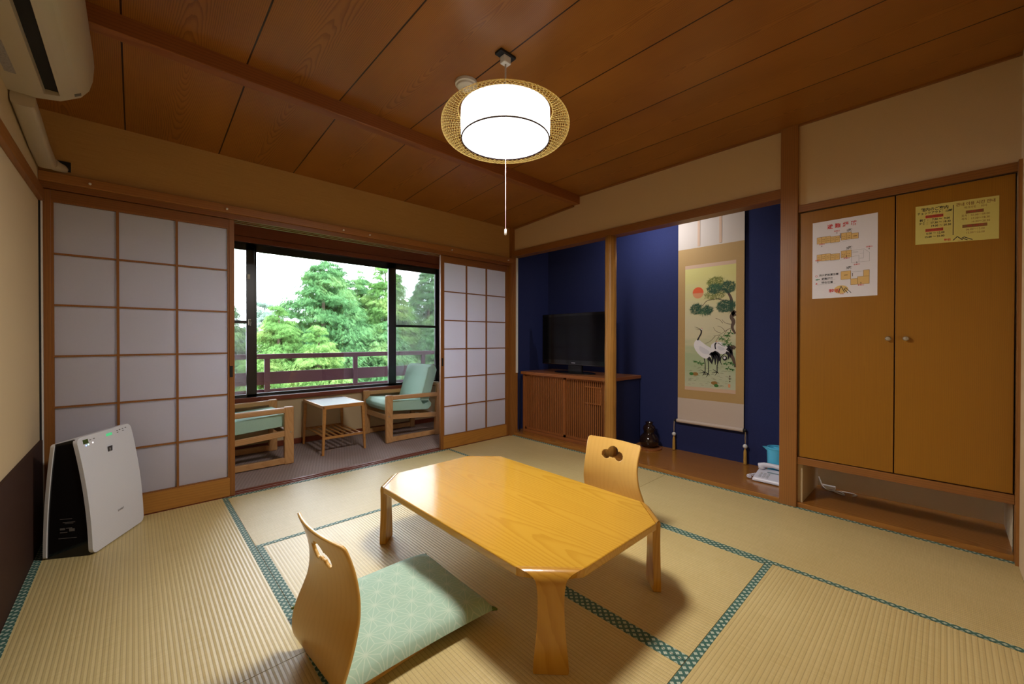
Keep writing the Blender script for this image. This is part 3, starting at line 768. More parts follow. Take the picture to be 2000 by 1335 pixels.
# ================================================================== veranda armchairs and side table
UPH = Mat('mint_upholstery', (.30, .48, .38), .7, .3, 0); UPH.pos(False); _n = UPH.noise(UPH.vec, 320, 3)
UPH.color(UPH.mix(_n, (.32, .55, .44), (.48, .70, .60))); UPH.bump(_n, .3, .002); UPH = UPH.m
def pillow(mb, cx, cz, L, T, ang, hw_, cut=0):
    """box cushion in the x-z plane, L long, T thick, tilted by ang"""
    n = 10; rows = []
    prof = []
    r = T * .36
    pts = [(-L / 2 + r, -T / 2), (L / 2 - r - cut, -T / 2), (L / 2 - cut * .3, -T / 2 + r), (L / 2, T / 2 - r), (L / 2 - r, T / 2), (-L / 2 + r, T / 2), (-L / 2, T / 2 - r), (-L / 2, -T / 2 + r)]
    for k in range(len(pts)):
        a, b = pts[k], pts[(k + 1) % len(pts)]
        for q in range(4):
            f = q / 4; prof.append((a[0] * (1 - f) + b[0] * f, a[1] * (1 - f) + b[1] * f))
    ca, sa = math.cos(ang), math.sin(ang)
    ys_ = [-1, -.985, -.95, -.5, 0, .5, .95, .985, 1]; sc_ = [.90, .965, 1, 1.0, 1.0, 1.0, 1, .965, .90]
    for yv, s_ in zip(ys_, sc_):
        rr = []
        for (x, z) in prof:
            bul = 1 + .05 * (1 - (yv) ** 2)
            X_, Z_ = x * (1 - (1 - s_) * .3), z * s_ * bul
            rr.append((cx + X_ * ca - Z_ * sa, yv * hw_, cz + X_ * sa + Z_ * ca))
        rows.append(rr + rr[:1])
    mb.grid(rows); mb.add(rows[0][:-1], [tuple(range(len(prof)))]); mb.add(rows[-1][:-1], [tuple(range(len(prof)))])
def armchair():
    t = thing('armchair', 'x', 'armchair', (0, 0, 0), local=True, group='wooden armchairs on the veranda')
    for s in (-1, 1):
        ya, yb = s * .31, s * .268
        fr = MB()
        B(-.078, ya, 0, 0, yb, .510).build('leg', W_CHAIRZ, t, bevel=.010)
        m = MB(); m.hexa([(-.660, min(ya, yb), .0), (-.600, min(ya, yb), .0), (-.600, max(ya, yb), .0), (-.660, max(ya, yb), .0)], [(-.690, min(ya, yb), .60), (-.635, min(ya, yb), .60), (-.635, max(ya, yb), .60), (-.690, max(ya, yb), .60)])
        m.build('leg', W_CHAIRZ, t, bevel=.004)
        m = MB(); m.bar((-.070, (ya + yb) / 2, .480), (-.690, (ya + yb) / 2, .470), .040, .046); m.build('armrest', W_CHAIR, t, bevel=.009)
        m = MB(); m.bar((-.070, (ya + yb) / 2, .275), (-.650, (ya + yb) / 2, .235), .028, .050); m.build('side_rail', W_CHAIR, t, bevel=.003)
        m = MB(); m.bar((-.070, (ya + yb) / 2, .034), (-.620, (ya + yb) / 2, .034), .030, .052); m.build('floor_rail', W_CHAIR, t, bevel=.003)
        m = MB()
        m.lathe((-.028, s * .3115, .285), [(.006, -.002), (.006, .002)], 10, 'y'); m.build('bolt', METAL, t)
    B(-.058, -.268, .235, -.032, .268, .290).build('front_rail', W_CHAIR, t, bevel=.003)
    B(-.640, -.268, .205, -.615, .268, .250).build('back_rail', W_CHAIR, t, bevel=.003)
    m = MB(); m.box(-.705, -.268, .56, -.680, .268, .605); m.box(-.690, -.268, .40, -.668, .268, .44)
    m.build('backrest_slat', W_CHAIR, t, bevel=.003)
    m = MB(); pillow(m, -.300, .372, .575, .115, math.radians(-4) * -1, .255); m.build('seat_cushion', UPH, t, smooth=60)
    m = MB(); pillow(m, -.548, .585, .470, .115, math.radians(107.5), .255); m.build('back_cushion', UPH, t, smooth=60)
    return t
ac = armchair(); ac['label'] = 'wooden armchair with mint cushions on the right, its tall back in full view'
ac.location = (-1.262, .925, -.004); ac.rotation_euler = (0, 0, PI)
bc = copy_tree(ac); bc['label'] = 'wooden armchair with mint seat on the left, half hidden by the paper screen'
bc.location = (-2.172, .858, -.004); bc.rotation_euler = (0, 0, 0)
t = thing('side_table', 'small oak side table with slatted shelf between the two armchairs', 'side table', (-1.705, .91, -.004), local=True)
hx, hy, H_ = .203, .312, .474
B(-hx + .008, -hy + .008, H_ - .010, hx - .008, hy - .008, H_ - .002).build('tabletop', plain('grey_laminate', (.40, .44, .44), .3, .5, var=.12, vs_=300), t)
for a_ in (-hy, hy - .016): B(-hx, a_, H_ - .034, hx, a_ + .016, H_ + .002).build('end_apron', W_STABLE, t, bevel=.004)
for a_ in (-hx, hx - .014): B(a_, -hy, H_ - .030, a_ + .014, hy, H_).build('side_apron', W_STABLE, t, bevel=.003)
for sx in (-1, 1):
    for sy in (-1, 1):
        m = MB(); a, b = .015, .010; cx, cy = sx * (hx - .018), sy * (hy - .018); ex, ey = sx * (hx + .000), sy * (hy - .010)
        m.hexa([(ex - b, ey - b, 0), (ex + b, ey - b, 0), (ex + b, ey + b, 0), (ex - b, ey + b, 0)], [(cx - a, cy - a, H_ - .005), (cx + a, cy - a, H_ - .005), (cx + a, cy + a, H_ - .005), (cx - a, cy + a, H_ - .005)])
        m.build('leg', W_STABLE, t, bevel=.003)
for a_ in (-hy + .01, hy - .030): B(-hx + .006, a_, .150, hx - .006, a_ + .020, .172).build('shelf_end', W_STABLE, t, bevel=.002)
m = MB()
for k in range(7):
    x = -hx + .035 + k * (2 * hx - .07) / 6; m.box(x - .011, -hy + .02, .158, x + .011, hy - .02, .168)
m.build('slatted_shelf', W_STABLE, t, bevel=.001)

# ================================================================== slatted television cabinet
t = thing('television_cabinet', 'low dark wooden cabinet with vertical slat doors under the television', 'cabinet', (.38, -.62, .03))
CX0, CX1, CY0, CY1, CZ = .125, .66, -1.252, -.040, .735
B(CX0 - .028, CY0 - .004, .702, CX1 + .01, CY1 + .01, CZ).build('top_board', W_CABY, t, bevel=.003)
B(CX0, CY0 + .006, .03, CX1, CY0 + .026, .702).build('side_panel', BLUE, t)
B(CX0, CY1 - .030, .03, CX1, CY1, .702).build('side_panel', W_CAB, t, bevel=.002)
B(CX0 + .004, CY0 + .026, .03, CX1, CY1 - .030, .062).build('plinth', W_CABY, t, bevel=.002)
B(CX1 - .02, CY0 + .026, .062, CX1, CY1 - .030, .702).build('back_panel', DBLACK, t)
ym = (CY0 + CY1) / 2 - .01
for k, (ya, yb, xx) in enumerate(((ym - .012, CY1 - .032, CX0 + .012), (CY0 + .028, ym + .012, CX0 + .030))):
    d = MB(); d.box(xx, ya, .064, xx + .018, ya + .022, .698); d.box(xx, yb - .022, .064, xx + .018, yb, .698)
    d.box(xx, ya, .064, xx + .018, yb, .088); d.box(xx, ya, .680, xx + .018, yb, .698); dr = d.build('sliding_door', W_CAB, t)
    B(xx + .013, ya + .01, .07, xx + .017, yb - .01, .69).build('backing', DBLACK, dr)
    s_ = MB(); n = 22
    for i in range(n):
        y = ya + .026 + (yb - ya - .052) * i / (n - 1); s_.box(xx - .002, y - .0062, .072, xx + .012, y + .0062, .694)
    s_.build('slats', W_CAB, dr)
g = MB(); ga, gb, gz0, gz1 = -1.115, -.930, .462, .628; gx = CX0 + .016
for z in (gz0, gz1): g.box(gx, ga - .010, z - .006, gx + .012, gb + .010, z + .006)
for i in range(8): y = ga + (gb - ga) * i / 7; g.box(gx + .001, y - .004, gz0, gx + .010, y + .004, gz1)
g.build('grille_panel', W_CABY, t)

# ================================================================== television
t = thing('television', 'black flat television on the slatted cabinet', 'television', (.36, -.635, CZ))
m = MB(); m.lathe((.34, -.635, CZ + .0005), [(.0, 0), (.20, 0), (.20, .010), (.17, .016), (0, .018)], 40)
m.v = [((x - .34) * .62 + .34, (y + .635) * 1.35 - .635, z) for x, y, z in m.v]; m.build('stand_base', BLACK, t, smooth=40)
B(.345, -.73, CZ + .012, .375, -.54, .86).build('stand_neck', BLACK, t, bevel=.004)
m = MB(); m.box(.318, -1.105, .822, .352, -.172, 1.398); m.box(.35, -1.0, .90, .40, -.28, 1.32); m.build('casing', BLACK, t, bevel=.006)
SCRN = plain('tv_screen', (.005, .005, .007), .14, .22)
B(.3165, -1.075, .878, .319, -.202, 1.368).build('screen', SCRN, t)
B(.3155, -1.095, .828, .319, -.182, .834).build('chin_line', plain('dark_chrome', (.10, .10, .10), .25, metal=1), t)
B(.3162, -.66, .8455, .319, -.61, .8525).build('badge', plain('badge_silver', (.5, .5, .55), .3), t)

# ================================================================== closet
t = thing('closet_cabinet', 'tall two-door wooden closet raised over an open niche at the right', 'closet', (.02, -3.22, .29))
B(-.014, YB + .012, .288, .40, -2.768, .334).build('bottom_rail', W_TRIMY, t, bevel=.002)
B(.012, YB + .014, .334, .02, -2.775, 1.944).build('frame_shadow_board', DBLACK, t)
for k, (ya, yb) in enumerate(((-3.2285, -2.778), (YB + .018, -3.2335))):
    dr = B(-.012, ya, .340, .010, yb, 1.936).build('door', W_CLOSET, t, bevel=.002)
    yk = -3.205 if k == 0 else -3.279
    m = MB(); m.lathe((-.012, yk, 1.116), [(.006, .004), (.006, -.010), (.013, -.014), (.014, -.022), (.010, -.027), (0, -.028)], 18, 'x')
    m.build('knob', METAL, dr, smooth=40)

# ------------------------------------------------------------------ notices on the closet doors
XF = -.0124
def sheet(name, label, y0, y1, za, zb, mt, zc, zd):
    """y0 = left edge, y1 = right edge (seen from the room); za/zb left top/bottom, zc/zd right"""
    t = thing(name, label, 'notice', (XF, (y0 + y1) / 2, zb))
    m = MB(); m.hexa([(XF - .0012, y1, zd), (XF - .0002, y1, zd), (XF - .0002, y0, zb), (XF - .0012, y0, zb)], [(XF - .0012, y1, zc), (XF - .0002, y1, zc), (XF - .0002, y0, za), (XF - .0012, y0, za)])
    m.build('sheet', mt, t)
    def at(u, v, d=.0016):
        top = za * (1 - u) + zc * u; bot = zb * (1 - u) + zd * u
        return (XF - d, y0 + (y1 - y0) * u, top + (bot - top) * v)
    return t, at
PW = plain('white_card', (.74, .72, .76), .45, .4); PY = plain('yellow_card', (.62, .53, .14), .45, .4)
RED = plain('red_ink', (.60, .03, .03), .5); INK = plain('black_ink', (.02, .02, .025), .5); ORG = plain('room_orange', (.72, .47, .16), .5)
GRN = plain('green_ink', (.02, .22, .10), .5); GRY = plain('grey_ink', (.30, .30, .33), .5); BRN = plain('brown_ink', (.25, .11, .03), .5); GLD = plain('gold_ink', (.70, .48, .15), .5)
MATS = [RED, INK, ORG, GRN, GRY, BRN, GLD]
t, at = sheet('evacuation_plan', 'white evacuation map with orange floor plans on the left closet door', -2.843, -3.156, 1.858, 1.371, PW, 1.858, 1.371)
WP, HP = .313, .487; SXT = 1.0
m = MB()
def txt(u, v, body, h, k, d=.0017, bold=.0, al='CENTER', sx=1.0):
    m.k = k; text_mesh(m, body, h * HP, lambda a, b: at(u + a / WP, v - b / HP, d), .20 if bold else .05, al, SXT)
def rect(u0, v0, u1, v1, k, d=.0014): m.k = k; m.add([at(u0, v0, d), at(u1, v0, d), at(u1, v1, d), at(u0, v1, d)], [(0, 1, 2, 3)])
def line(u0, v0, u1, v1, k=1, w_=.003, d=.0016):
    m.k = k; dx, dy = (u1 - u0) * WP, (v1 - v0) * HP; L = math.hypot(dx, dy) or 1; nx, ny = -dy / L * w_ * WP / 2, dx / L * w_ * WP / 2
    m.add([at(u0 + nx / WP, v0 + ny / HP, d), at(u1 + nx / WP, v1 + ny / HP, d), at(u1 - nx / WP, v1 - ny / HP, d), at(u0 - nx / WP, v0 - ny / HP, d)], [(0, 1, 2, 3)])
def room(u0, v0, u1, v1, fill=True):
    if fill: rect(u0, v0, u1, v1, 2, .0014)
    for a in ((u0, v0, u1, v0), (u1, v0, u1, v1), (u1, v1, u0, v1), (u0, v1, u0, v0)): line(*a, 5 if fill else 4, .005)
txt(.47, .085, '避 難 経 路', .062, 0, bold=.0025)
for v, s_ in ((.165, '1階'), (.385, '2階'), (.635, '3階')): txt(.585, v, s_, .040, 1, bold=.001)
for (r, dy) in ((.20, 0), (.425, 0)):
    for i in range(3): room(.075 + i * .073, r, .148 + i * .073, r + .085)
    for i in range(2): room(.294 + i * .073, r + .012, .367 + i * .073, r + .090)
    for i in range(2): room(.462 + i * .078, r - .012, .540 + i * .078, r + .075)
    for i in range(7):
        u = (.11, .184, .257, .33, .403, .50, .578)[i]; line(u - .018, r + .032, u - .006, r + .032, 1, .008); line(u + .006, r + .032, u + .018, r + .032, 1, .008); line(u - .02, r + .055, u + .02, r + .055, 5, .006)
    line(.15, r + .092, .43, r + .100, 4); line(.45, r + .10, .60, r + .085, 4)
room(.618, .208, .722, .278); line(.645, .243, .70, .243, 5, .012)
rect(.442, .185, .460, .245, 4); rect(.215, .508 + .008, .27, .515, 1)
for a in ((.62, .42, .81, .42), (.81, .42, .885, .47), (.885, .47, .885, .575), (.885, .575, .62, .575), (.62, .575, .62, .50), (.62, .50, .73, .49), (.73, .49, .73, .575), (.74, .47, .80, .47), (.80, .43, .80, .53), (.80, .53, .74, .53), (.63, .44, .72, .44), (.63, .45, .72, .45)): line(*a, 4, .004)
room(.462, .672, .612, .775); line(.51, .722, .565, .722, 5, .012)
room(.612, .775, .712, .850); room(.712, .755, .885, .850); room(.80, .680, .885, .755); line(.62, .690, .80, .690, 4, .004); rect(.632, .705, .642, .745, 1)
for u, v in ((.395, .150), (.155, .295), (.090, .500), (.545, .510), (.700, .602), (.880, .400), (.762, .862)):
    txt(u, v, '非常口', .020, 0, bold=.0022); line(u, v - .018 if v > .5 else v + .015, u, v - .035 if v > .5 else v + .032, 1, .010)
m.k = 0; cc = [(.068 + .017 * math.cos(a), .705 + .011 * math.sin(a)) for a in [i * PI / 8 for i in range(16)]]
for i in range(16): line(*cc[i], *cc[(i + 1) % 16], 0, .006)
line(.075, .752, .125, .750, 3, .016); m.k = 3; m.add([at(.045, .753), at(.085, .741), at(.085, .763)], [(0, 1, 2)])
m.k = 0; m.add([at(.052, .812), at(.070, .790), at(.088, .812)], [(0, 1, 2)])
txt(.268, .700, '消火器設置位置', .029, 1, bold=.0012); txt(.245, .748, '避難経路', .030, 1, bold=.0012); txt(.245, .797, '現在位置', .030, 1, bold=.0012)
line(.13, .768, .38, .763, 4); line(.08, .820, .38, .812, 4)
def logo(u, v, s_, glow=True):
    if glow:
        m.k = 6; m.add([at(u + .045 * s_ + .11 * s_ * math.cos(a), v + .052 * s_ * math.sin(a) - .005, .00135) for a in [i * PI / 12 for i in range(24)]], [tuple(range(24))])
    txt(u - .06 * s_, v + .012 * s_, '黎明', .058 * s_, 0, .0019, .0006)
    for a in ((0, .03, .045, -.045), (.045, -.045, .10, .035), (.09, .0, .115, -.025), (.115, -.025, .20, .045), (.09, -.01, .15, .045)): line(u + a[0] * s_, v + a[1] * s_, u + a[2] * s_, v + a[3] * s_, 1, .010 * s_, .0020)
    txt(u + .06 * s_, v + .052 * s_, 'REIMEI', .014 * s_, 0, .0021)
logo(.42, .905, 1.0)
m.build('printing', MATS, t, fixn=False)
t, at = sheet('hours_notice', 'yellow notice of opening hours in Japanese and Korean on the right closet door', -3.313, -3.613, 1.852, 1.640, PY, 1.840, 1.622)
WP, HP = .300, .215; SXT = .86
m = MB()
LC, RC = .245, .735
txt(LC, .115, '館内のご案内', .095, 1, bold=.0020); txt(LC, .205, 'チェックアウト：10時', .072, 1, bold=.001)
rect(.13, .262, .355, .335, 0); txt(.2425, .298, '大浴場ご利用時間', .044, 5, .0019, .001)
for i, s_ in enumerate(('朝食 ：  7.00 ～  9.00', '夕食 ： 17.30 ～ 18.30', '　　　   19.00 ～ 20.30')): txt(LC, .385 + i * .082, s_, .068, 1, bold=.0008)
rect(.13, .612, .355, .685, 0); txt(.2425, .648, '売店のご利用時間', .044, 5, .0019, .001)
for i, s_ in enumerate(('  6.00 ～ 12.00', '15.00 ～ 23.00')): txt(LC, .735 + i * .085, s_, .068, 1, bold=.0008)
line(.475, .08, .475, .83, 1, .009)
txt(RC, .100, '관내 이용 시간 안내', .090, 5, bold=.0006); txt(RC, .190, '체크아웃 　10시', .062, 5)
rect(.625, .262, .830, .335, 5); txt(RC, .298, '대욕장 시간', .052, 0, .0019)
for i, s_ in enumerate(('조식：07.00～09.00', '석식：17.30～18.30', '　　　19.00～20.30')): txt(RC, .385 + i * .082, s_, .064, 5)
rect(.585, .600, .870, .675, 5); txt(RC, .637, '매점 이용시간', .052, 0, .0019)
for i, s_ in enumerate(('06.00～12.00', '15.00～23.00')): txt(RC, .725 + i * .080, s_, .064, 5)
logo(.475, .925, 1.15, False)
m.build('printing', MATS, t, fixn=False)

# white cable lying in the niche under the closet
m = MB(); path = [(.47, -2.80, .10), (.44, -2.83, .045), (.40, -2.87, .036), (.42, -2.93, .035), (.37, -2.96, .035), (.40, -2.90, .036), (.44, -2.97, .036), (.42, -3.02, .036), (.38, -3.0, .036)]
fine = []
for i in range(len(path) - 1):
    p0, p1, p2, p3 = (Vector(path[max(0, min(len(path) - 1, i + k))]) for k in (-1, 0, 1, 2))
    for q in range(5):
        u = q / 5; fine.append(.5 * ((2 * p1) + (-p0 + p2) * u + (2 * p0 - 5 * p1 + 4 * p2 - p3) * u * u + (-p0 + 3 * p1 - 3 * p2 + p3) * u ** 3))
m.tube(fine, .0045, 8); t = thing('extension_cable', 'white cable coiled in the dark niche under the closet', 'cable', (.42, -2.92, .031))
m.build('cable', WHITEP, t, smooth=True); B(.44, -2.90, .0305, .47, -2.82, .055).build('socket_block', WHITEP, t, bevel=.004)

# ================================================================== hanging scroll
t = thing('hanging_scroll', 'tall hanging scroll with a crane painting on the blue alcove wall', 'hanging scroll', (.66, -1.95, .32))
SX = .662; SY0, SY1 = -1.653, -2.238
def fabric(name, base, ink, cell, kind=0):
    M = Mat(name, base, .65, .3); p = M.pos(True)
    if kind == 0:   # turtle-shell rings
        a = ((p['y'] / cell).frac() - .5); b = ((p['z'] / cell).frac() - .5); r = (a * a + b * b).sqrt()
        r2 = ((((p['y'] / cell + .5).frac() - .5) * ((p['y'] / cell + .5).frac() - .5)) + (((p['z'] / cell + .5).frac() - .5) * ((p['z'] / cell + .5).frac() - .5))).sqrt()
        f = ((r.mn(r2) * 5.2).frac() - .5).abs().lt(.20)
    else:           # large lozenges
        u = p['y'] / cell; v = p['z'] / (cell * .62); q = ((u + v).frac() - .5).abs().mx(((u - v).frac() - .5).abs())
        f = ((q * 6.0).frac() - .5).abs().lt(.16)
    n = M.noise(M.vec, 500, 2)
    M.color(M.mix(f * .6 + n * .2, base, ink)); return M.m
GOLDF = fabric('gold_brocade', (.40, .235, .08), (.66, .48, .22), .016); IVF = fabric('ivory_brocade', (.62, .54, .46), (.74, .68, .60), .075, 1)
PLAINF = plain('beige_silk', (.60, .50, .42), .7, .2, var=.06, vs_=300, world=True)
PINKF = fabric('pink_gold_braid', (.62, .46, .40), (.72, .45, .16), .012)
def slab(a, b, za, zb, mt, name, x=SX, th_=.003, par=t): return B(x - th_, min(a, b), za, x, max(a, b), zb).build(name, mt, par)
slab(SY0, SY1, 1.972, 2.35, IVF, 'upper_cloth'); slab(SY0, SY1, .545, 1.972, GOLDF, 'brocade_mount'); slab(SY0, SY1, .335, .545, PLAINF, 'lower_cloth')
for y in (-1.838, -2.030): slab(y, y - .022, 1.985, 2.35, PINKF, 'hanging_strip', SX - .0035, .002)
m = MB(); m.tube([(SX - .016, SY0 + .024, .322), (SX - .016, SY1 - .024, .322)], .014, 16); m.build('roller', DBLACK, t, smooth=40)
m = MB(); m.tube([(SX - .016, SY0 + .001, .322), (SX - .016, SY1 - .001, .322)], .0165, 16); m.build('cloth_wrap', PLAINF, t, smooth=40)
GT = plain('gold_tassel_silk', (.52, .30, .06), .6, .3, var=.3, vs_=400); STRG = plain('tan_string', (.45, .33, .16), .8)
for y in (SY0 + .026, SY1 - .020):
    m = MB(); m.tube([(SX - .020, y, .332), (SX - .028, y + .003, .26), (SX - .026, y, .20)], .0018, 6); m.tube([(SX - .020, y, .332), (SX - .022, y - .003, .26), (SX - .026, y, .20)], .0018, 6)
    st = m.build('weight_string', STRG, t)
    m = MB(); m.lathe((SX - .026, y, .187), [(.004, .019), (.014, .013), (.0195, 0), (.014, -.013), (.004, -.019)], 20); m.build('bead', WHITEP, st, smooth=True)
    m = MB(); m.lathe((SX - .026, y, .034), [(.013, 0), (.014, .02), (.0125, .10), (.010, .120), (.006, .126), (.007, .132), (.003, .138)], 18); m.build('tassel', GT, st, smooth=40)
# the painting itself
PY0, PY1, PZ1, PZ0 = -1.722, -2.172, 1.812, .628
def gradm():
    M = Mat('painted_silk', (.6, .55, .3), .6, .25); p = M.pos(True); z = p['z']
    n = M.noise(M.comb(p['y'] * 2.0, 0.0, z * 9.0), 1.6, 3)
    a = M.mix((z + (n - .5) * .25).ss(1.25, 1.75), (.66, .61, .40), (.70, .65, .24))
    b = M.mix((z + (n - .5) * .35).ss(.95, 1.18), (.42, .50, .30), a)
    c = M.mix((z + (n - .5) * .3).ss(.66, .90), (.55, .57, .40), b); M.color(c); return M.m
def ink(n, c): return plain(n, c, .6, .25)
PM = [gradm(), PINKF, ink('sun_red', (.80, .14, .05)), ink('sun_pale', (.74, .33, .16)), ink('pine_dark', (.03, .10, .06)), ink('pine_olive', (.16, .20, .04)), ink('bark_ink', (.12, .08, .06)), ink('crane_white', (.80, .79, .82)), ink('crane_black', (.02, .018, .025)), ink('bamboo_green', (.06, .20, .05)), ink('shell_brown', (.33, .18, .05)), ink('crane_shade', (.66, .66, .72)), ink('pine_mid', (.07, .17, .08))]
m = MB(); PWd, PHt = PY0 - PY1, PZ1 - PZ0
lay = [0]
def PP(u, v, d): return (SX - .0034 - d, PY0 - PWd * u, PZ1 - PHt * v)
def chaikin(p, n=2):
    for _ in range(n): p = [q for i in range(len(p)) for q in ((p[i][0] * .75 + p[(i + 1) % len(p)][0] * .25, p[i][1] * .75 + p[(i + 1) % len(p)][1] * .25), (p[i][0] * .25 + p[(i + 1) % len(p)][0] * .75, p[i][1] * .25 + p[(i + 1) % len(p)][1] * .75))]
    return p
def poly(pts, k, d):
    if k in (7, 11): pts = chaikin(pts)
    m.k = k; m.add([PP(u, v, d) for u, v in pts], [tuple(range(len(pts)))])
def quad(u0, v0, u1, v1, k, d): poly([(u0, v0), (u1, v0), (u1, v1), (u0, v1)], k, d)
def stroke(pts, wds, k, d):
    for _ in range(2 if len(pts) > 2 else 0):
        ws = list(wds) if isinstance(wds, (list, tuple)) else [wds] * len(pts); np_, nw = [pts[0]], [ws[0]]
        for i in range(len(pts) - 1):
            for f_ in (.25, .75): np_.append(tuple(pts[i][j] * (1 - f_) + pts[i + 1][j] * f_ for j in (0, 1))); nw.append(ws[i] * (1 - f_) + ws[i + 1] * f_)
        pts, wds = np_ + [pts[-1]], nw + [ws[-1]]
    P = [(u * PWd, v * PHt) for u, v in pts]; m.k = k; L, R = [], []
    for i, p in enumerate(P):
        a, b = P[max(0, i - 1)], P[min(len(P) - 1, i + 1)]; dx, dy = b[0] - a[0], b[1] - a[1]; l = math.hypot(dx, dy) or 1
        wv = (wds[i] if isinstance(wds, (list, tuple)) else wds) / 2; L.append(((p[0] - dy / l * wv) / PWd, (p[1] + dx / l * wv) / PHt)); R.append(((p[0] + dy / l * wv) / PWd, (p[1] - dx / l * wv) / PHt))
    for i in range(len(P) - 1): m.add([PP(*L[i], d), PP(*L[i + 1], d), PP(*R[i + 1], d), PP(*R[i], d)], [(0, 1, 2, 3)])
quad(0, 0, 1, 1, 0, 0); quad(0, 0, 1, .028, 1, .0002); quad(0, .972, 1, 1, 1, .0002)
def ell(cu, cv, ru, rv, k, d, n=24): poly([(cu + ru / PWd * math.cos(2 * PI * i / n), cv + rv / PHt * math.sin(2 * PI * i / n)) for i in range(n)], k, d)
ell(.27, .222, .050, .050, 2, .0002, 36)
poly([(.27 + .11 * math.cos(a), .226 + .042 * math.sin(a)) for a in [PI * i / 14 for i in range(15)]], 3, .0004)
rnd = random.Random(3)
def pine(cu, cv, ru, rv, k, n, d):
    for i in range(n):
        a = rnd.uniform(0, 2 * PI); r = math.sqrt(rnd.random()); u, v = cu + ru * r * math.cos(a), cv + rv * r * math.sin(a)
        th_ = rnd.uniform(-PI, 0) if rnd.random() < .7 else rnd.uniform(-PI, PI); L = rnd.uniform(.010, .026)
        u2, v2 = u + math.cos(th_) * L / PWd, v + math.sin(th_) * L / PHt
        u2 = min(max(u2, .01), .99); u = min(max(u, .01), .99); stroke([(u, v), (u2, v2)], [.0028, .0008], k, d + rnd.random() * .0003)
stroke([(.98, .42), (.90, .36), (.93, .30), (.86, .24), (.80, .21), (.74, .22)], [.030, .030, .024, .02, .014, .008], 6, .0003)
stroke([(.86, .30), (.70, .29), (.60, .27)], [.008, .006, .004], 6, .0003); stroke([(.72, .28), (.55, .285), (.44, .29), (.36, .33)], [.006, .005, .006, .004], 6, .0003)
stroke([(.99, .38), (.90, .42), (.97, .46), (.92, .50), (.99, .55)], [.028, .030, .032, .024, .016], 6, .0003)
stroke([(.99, .66), (.92, .64), (.90, .70), (.96, .74), (.99, .80)], [.03, .032, .034, .028, .016], 6, .0003)
for a in (((.94, .50), (.80, .53), (.70, .56), (.58, .565)), ((.80, .53), (.74, .50), (.66, .49)), ((.92, .48), (.80, .47), (.74, .44)), ((.70, .56), (.66, .585), (.62, .61)), ((.62, .565), (.52, .61), (.42, .625)), ((.72, .545), (.62, .53), (.58, .50)), ((.84, .52), (.78, .56), (.70, .60)), ((.76, .47), (.70, .44), (.62, .43))): stroke(a, [.004, .003, .0025, .0015][:len(a)], 6, .0005)
pine(.62, .155, .17, .038, 5, 340, .0006); pine(.60, .255, .20, .035, 5, 260, .0006); pine(.60, .205, .15, .035, 4, 420, .0010); pine(.86, .20, .13, .045, 4, 480, .0010)
pine(.82, .345, .18, .045, 4, 700, .0010); pine(.24, .355, .12, .042, 4, 420, .0010); pine(.46, .368, .10, .035, 4, 340, .0010); pine(.36, .385, .06, .02, 12, 80, .0010); pine(.62, .19, .15, .02, 12, 120, .0013)
# cranes
body = [(.22, .600), (.28, .592), (.36, .615), (.44, .640), (.52, .655), (.58, .672), (.60, .700), (.56, .722), (.50, .738), (.42, .745), (.34, .730), (.26, .700), (.20, .665), (.185, .630)]
poly(body, 7, .0012); poly([(.30, .640), (.42, .665), (.52, .690), (.48, .712), (.38, .705), (.30, .680)], 11, .0014)
b2 = [(.52, .640), (.60, .615), (.68, .610), (.78, .618), (.86, .640), (.90, .670), (.84, .700), (.76, .706), (.66, .700), (.56, .680)]
poly(b2, 7, .0010); poly([(.64, .640), (.76, .650), (.82, .672), (.70, .680)], 11, .0011)
stroke([(.265, .600), (.295, .575), (.335, .550), (.345, .530), (.33, .517), (.30, .508)], [.014, .011, .012, .012, .011, .004], 8, .0016)
stroke([(.31, .510), (.26, .500), (.20, .492)], [.004, .003, .001], 8, .0016); stroke([(.30, .516), (.25, .512), (.21, .508)], [.003, .002, .001], 6, .0016); ell(.345, .512, .010, .006, 7, .0018, 10); ell(.35, .506, .006, .003, 2, .0020, 8)
stroke([(.625, .668), (.615, .650), (.612, .632), (.63, .620), (.66, .618)], [.010, .010, .012, .012, .008], 8, .0016); stroke([(.66, .618), (.72, .632), (.78, .648)], [.005, .004, .001], 8, .0016); ell(.645, .610, .006, .003, 2, .0018, 8); ell(.655, .6175, .007, .004, 7, .0019, 8)
for a in (((.52, .700), (.58, .720), (.56, .775)), ((.55, .695), (.62, .725), (.62, .790)), ((.58, .690), (.68, .725), (.66, .795)), ((.48, .735), (.52, .750), (.56, .785)), ((.60, .690), (.70, .710), (.70, .760))): stroke(a, [.030, .028, .004], 8, .0015)
for a in (((.86, .640), (.92, .670), (.90, .730)), ((.84, .660), (.93, .690), (.94, .715)), ((.82, .690), (.88, .705), (.86, .745))): stroke(a, [.026, .024, .004], 8, .0015)
stroke([(.80, .700), (.73, .725), (.71, .760), (.75, .790)], [.006, .009, .008, .003], 8, .0015); ell(.80, .735, .020, .022, 8, .0014); ell(.795, .732, .010, .012, 7, .0015)
for a in (((.40, .742), (.425, .790), (.420, .850)), ((.47, .742), (.490, .780), (.485, .860)), ((.655, .790), (.655, .830), (.658, .845))): stroke(a, [.008, .007, .006], 8, .0013)
for cu, cv in ((.415, .852), (.485, .862)) + ((.66, .845),):
    for du, dv in ((-.11, .008), (-.09, -.022), (-.05, .028), (.03, .010)): stroke([(cu, cv), (cu + du, cv + dv)], [.007, .002], 8, .0013)
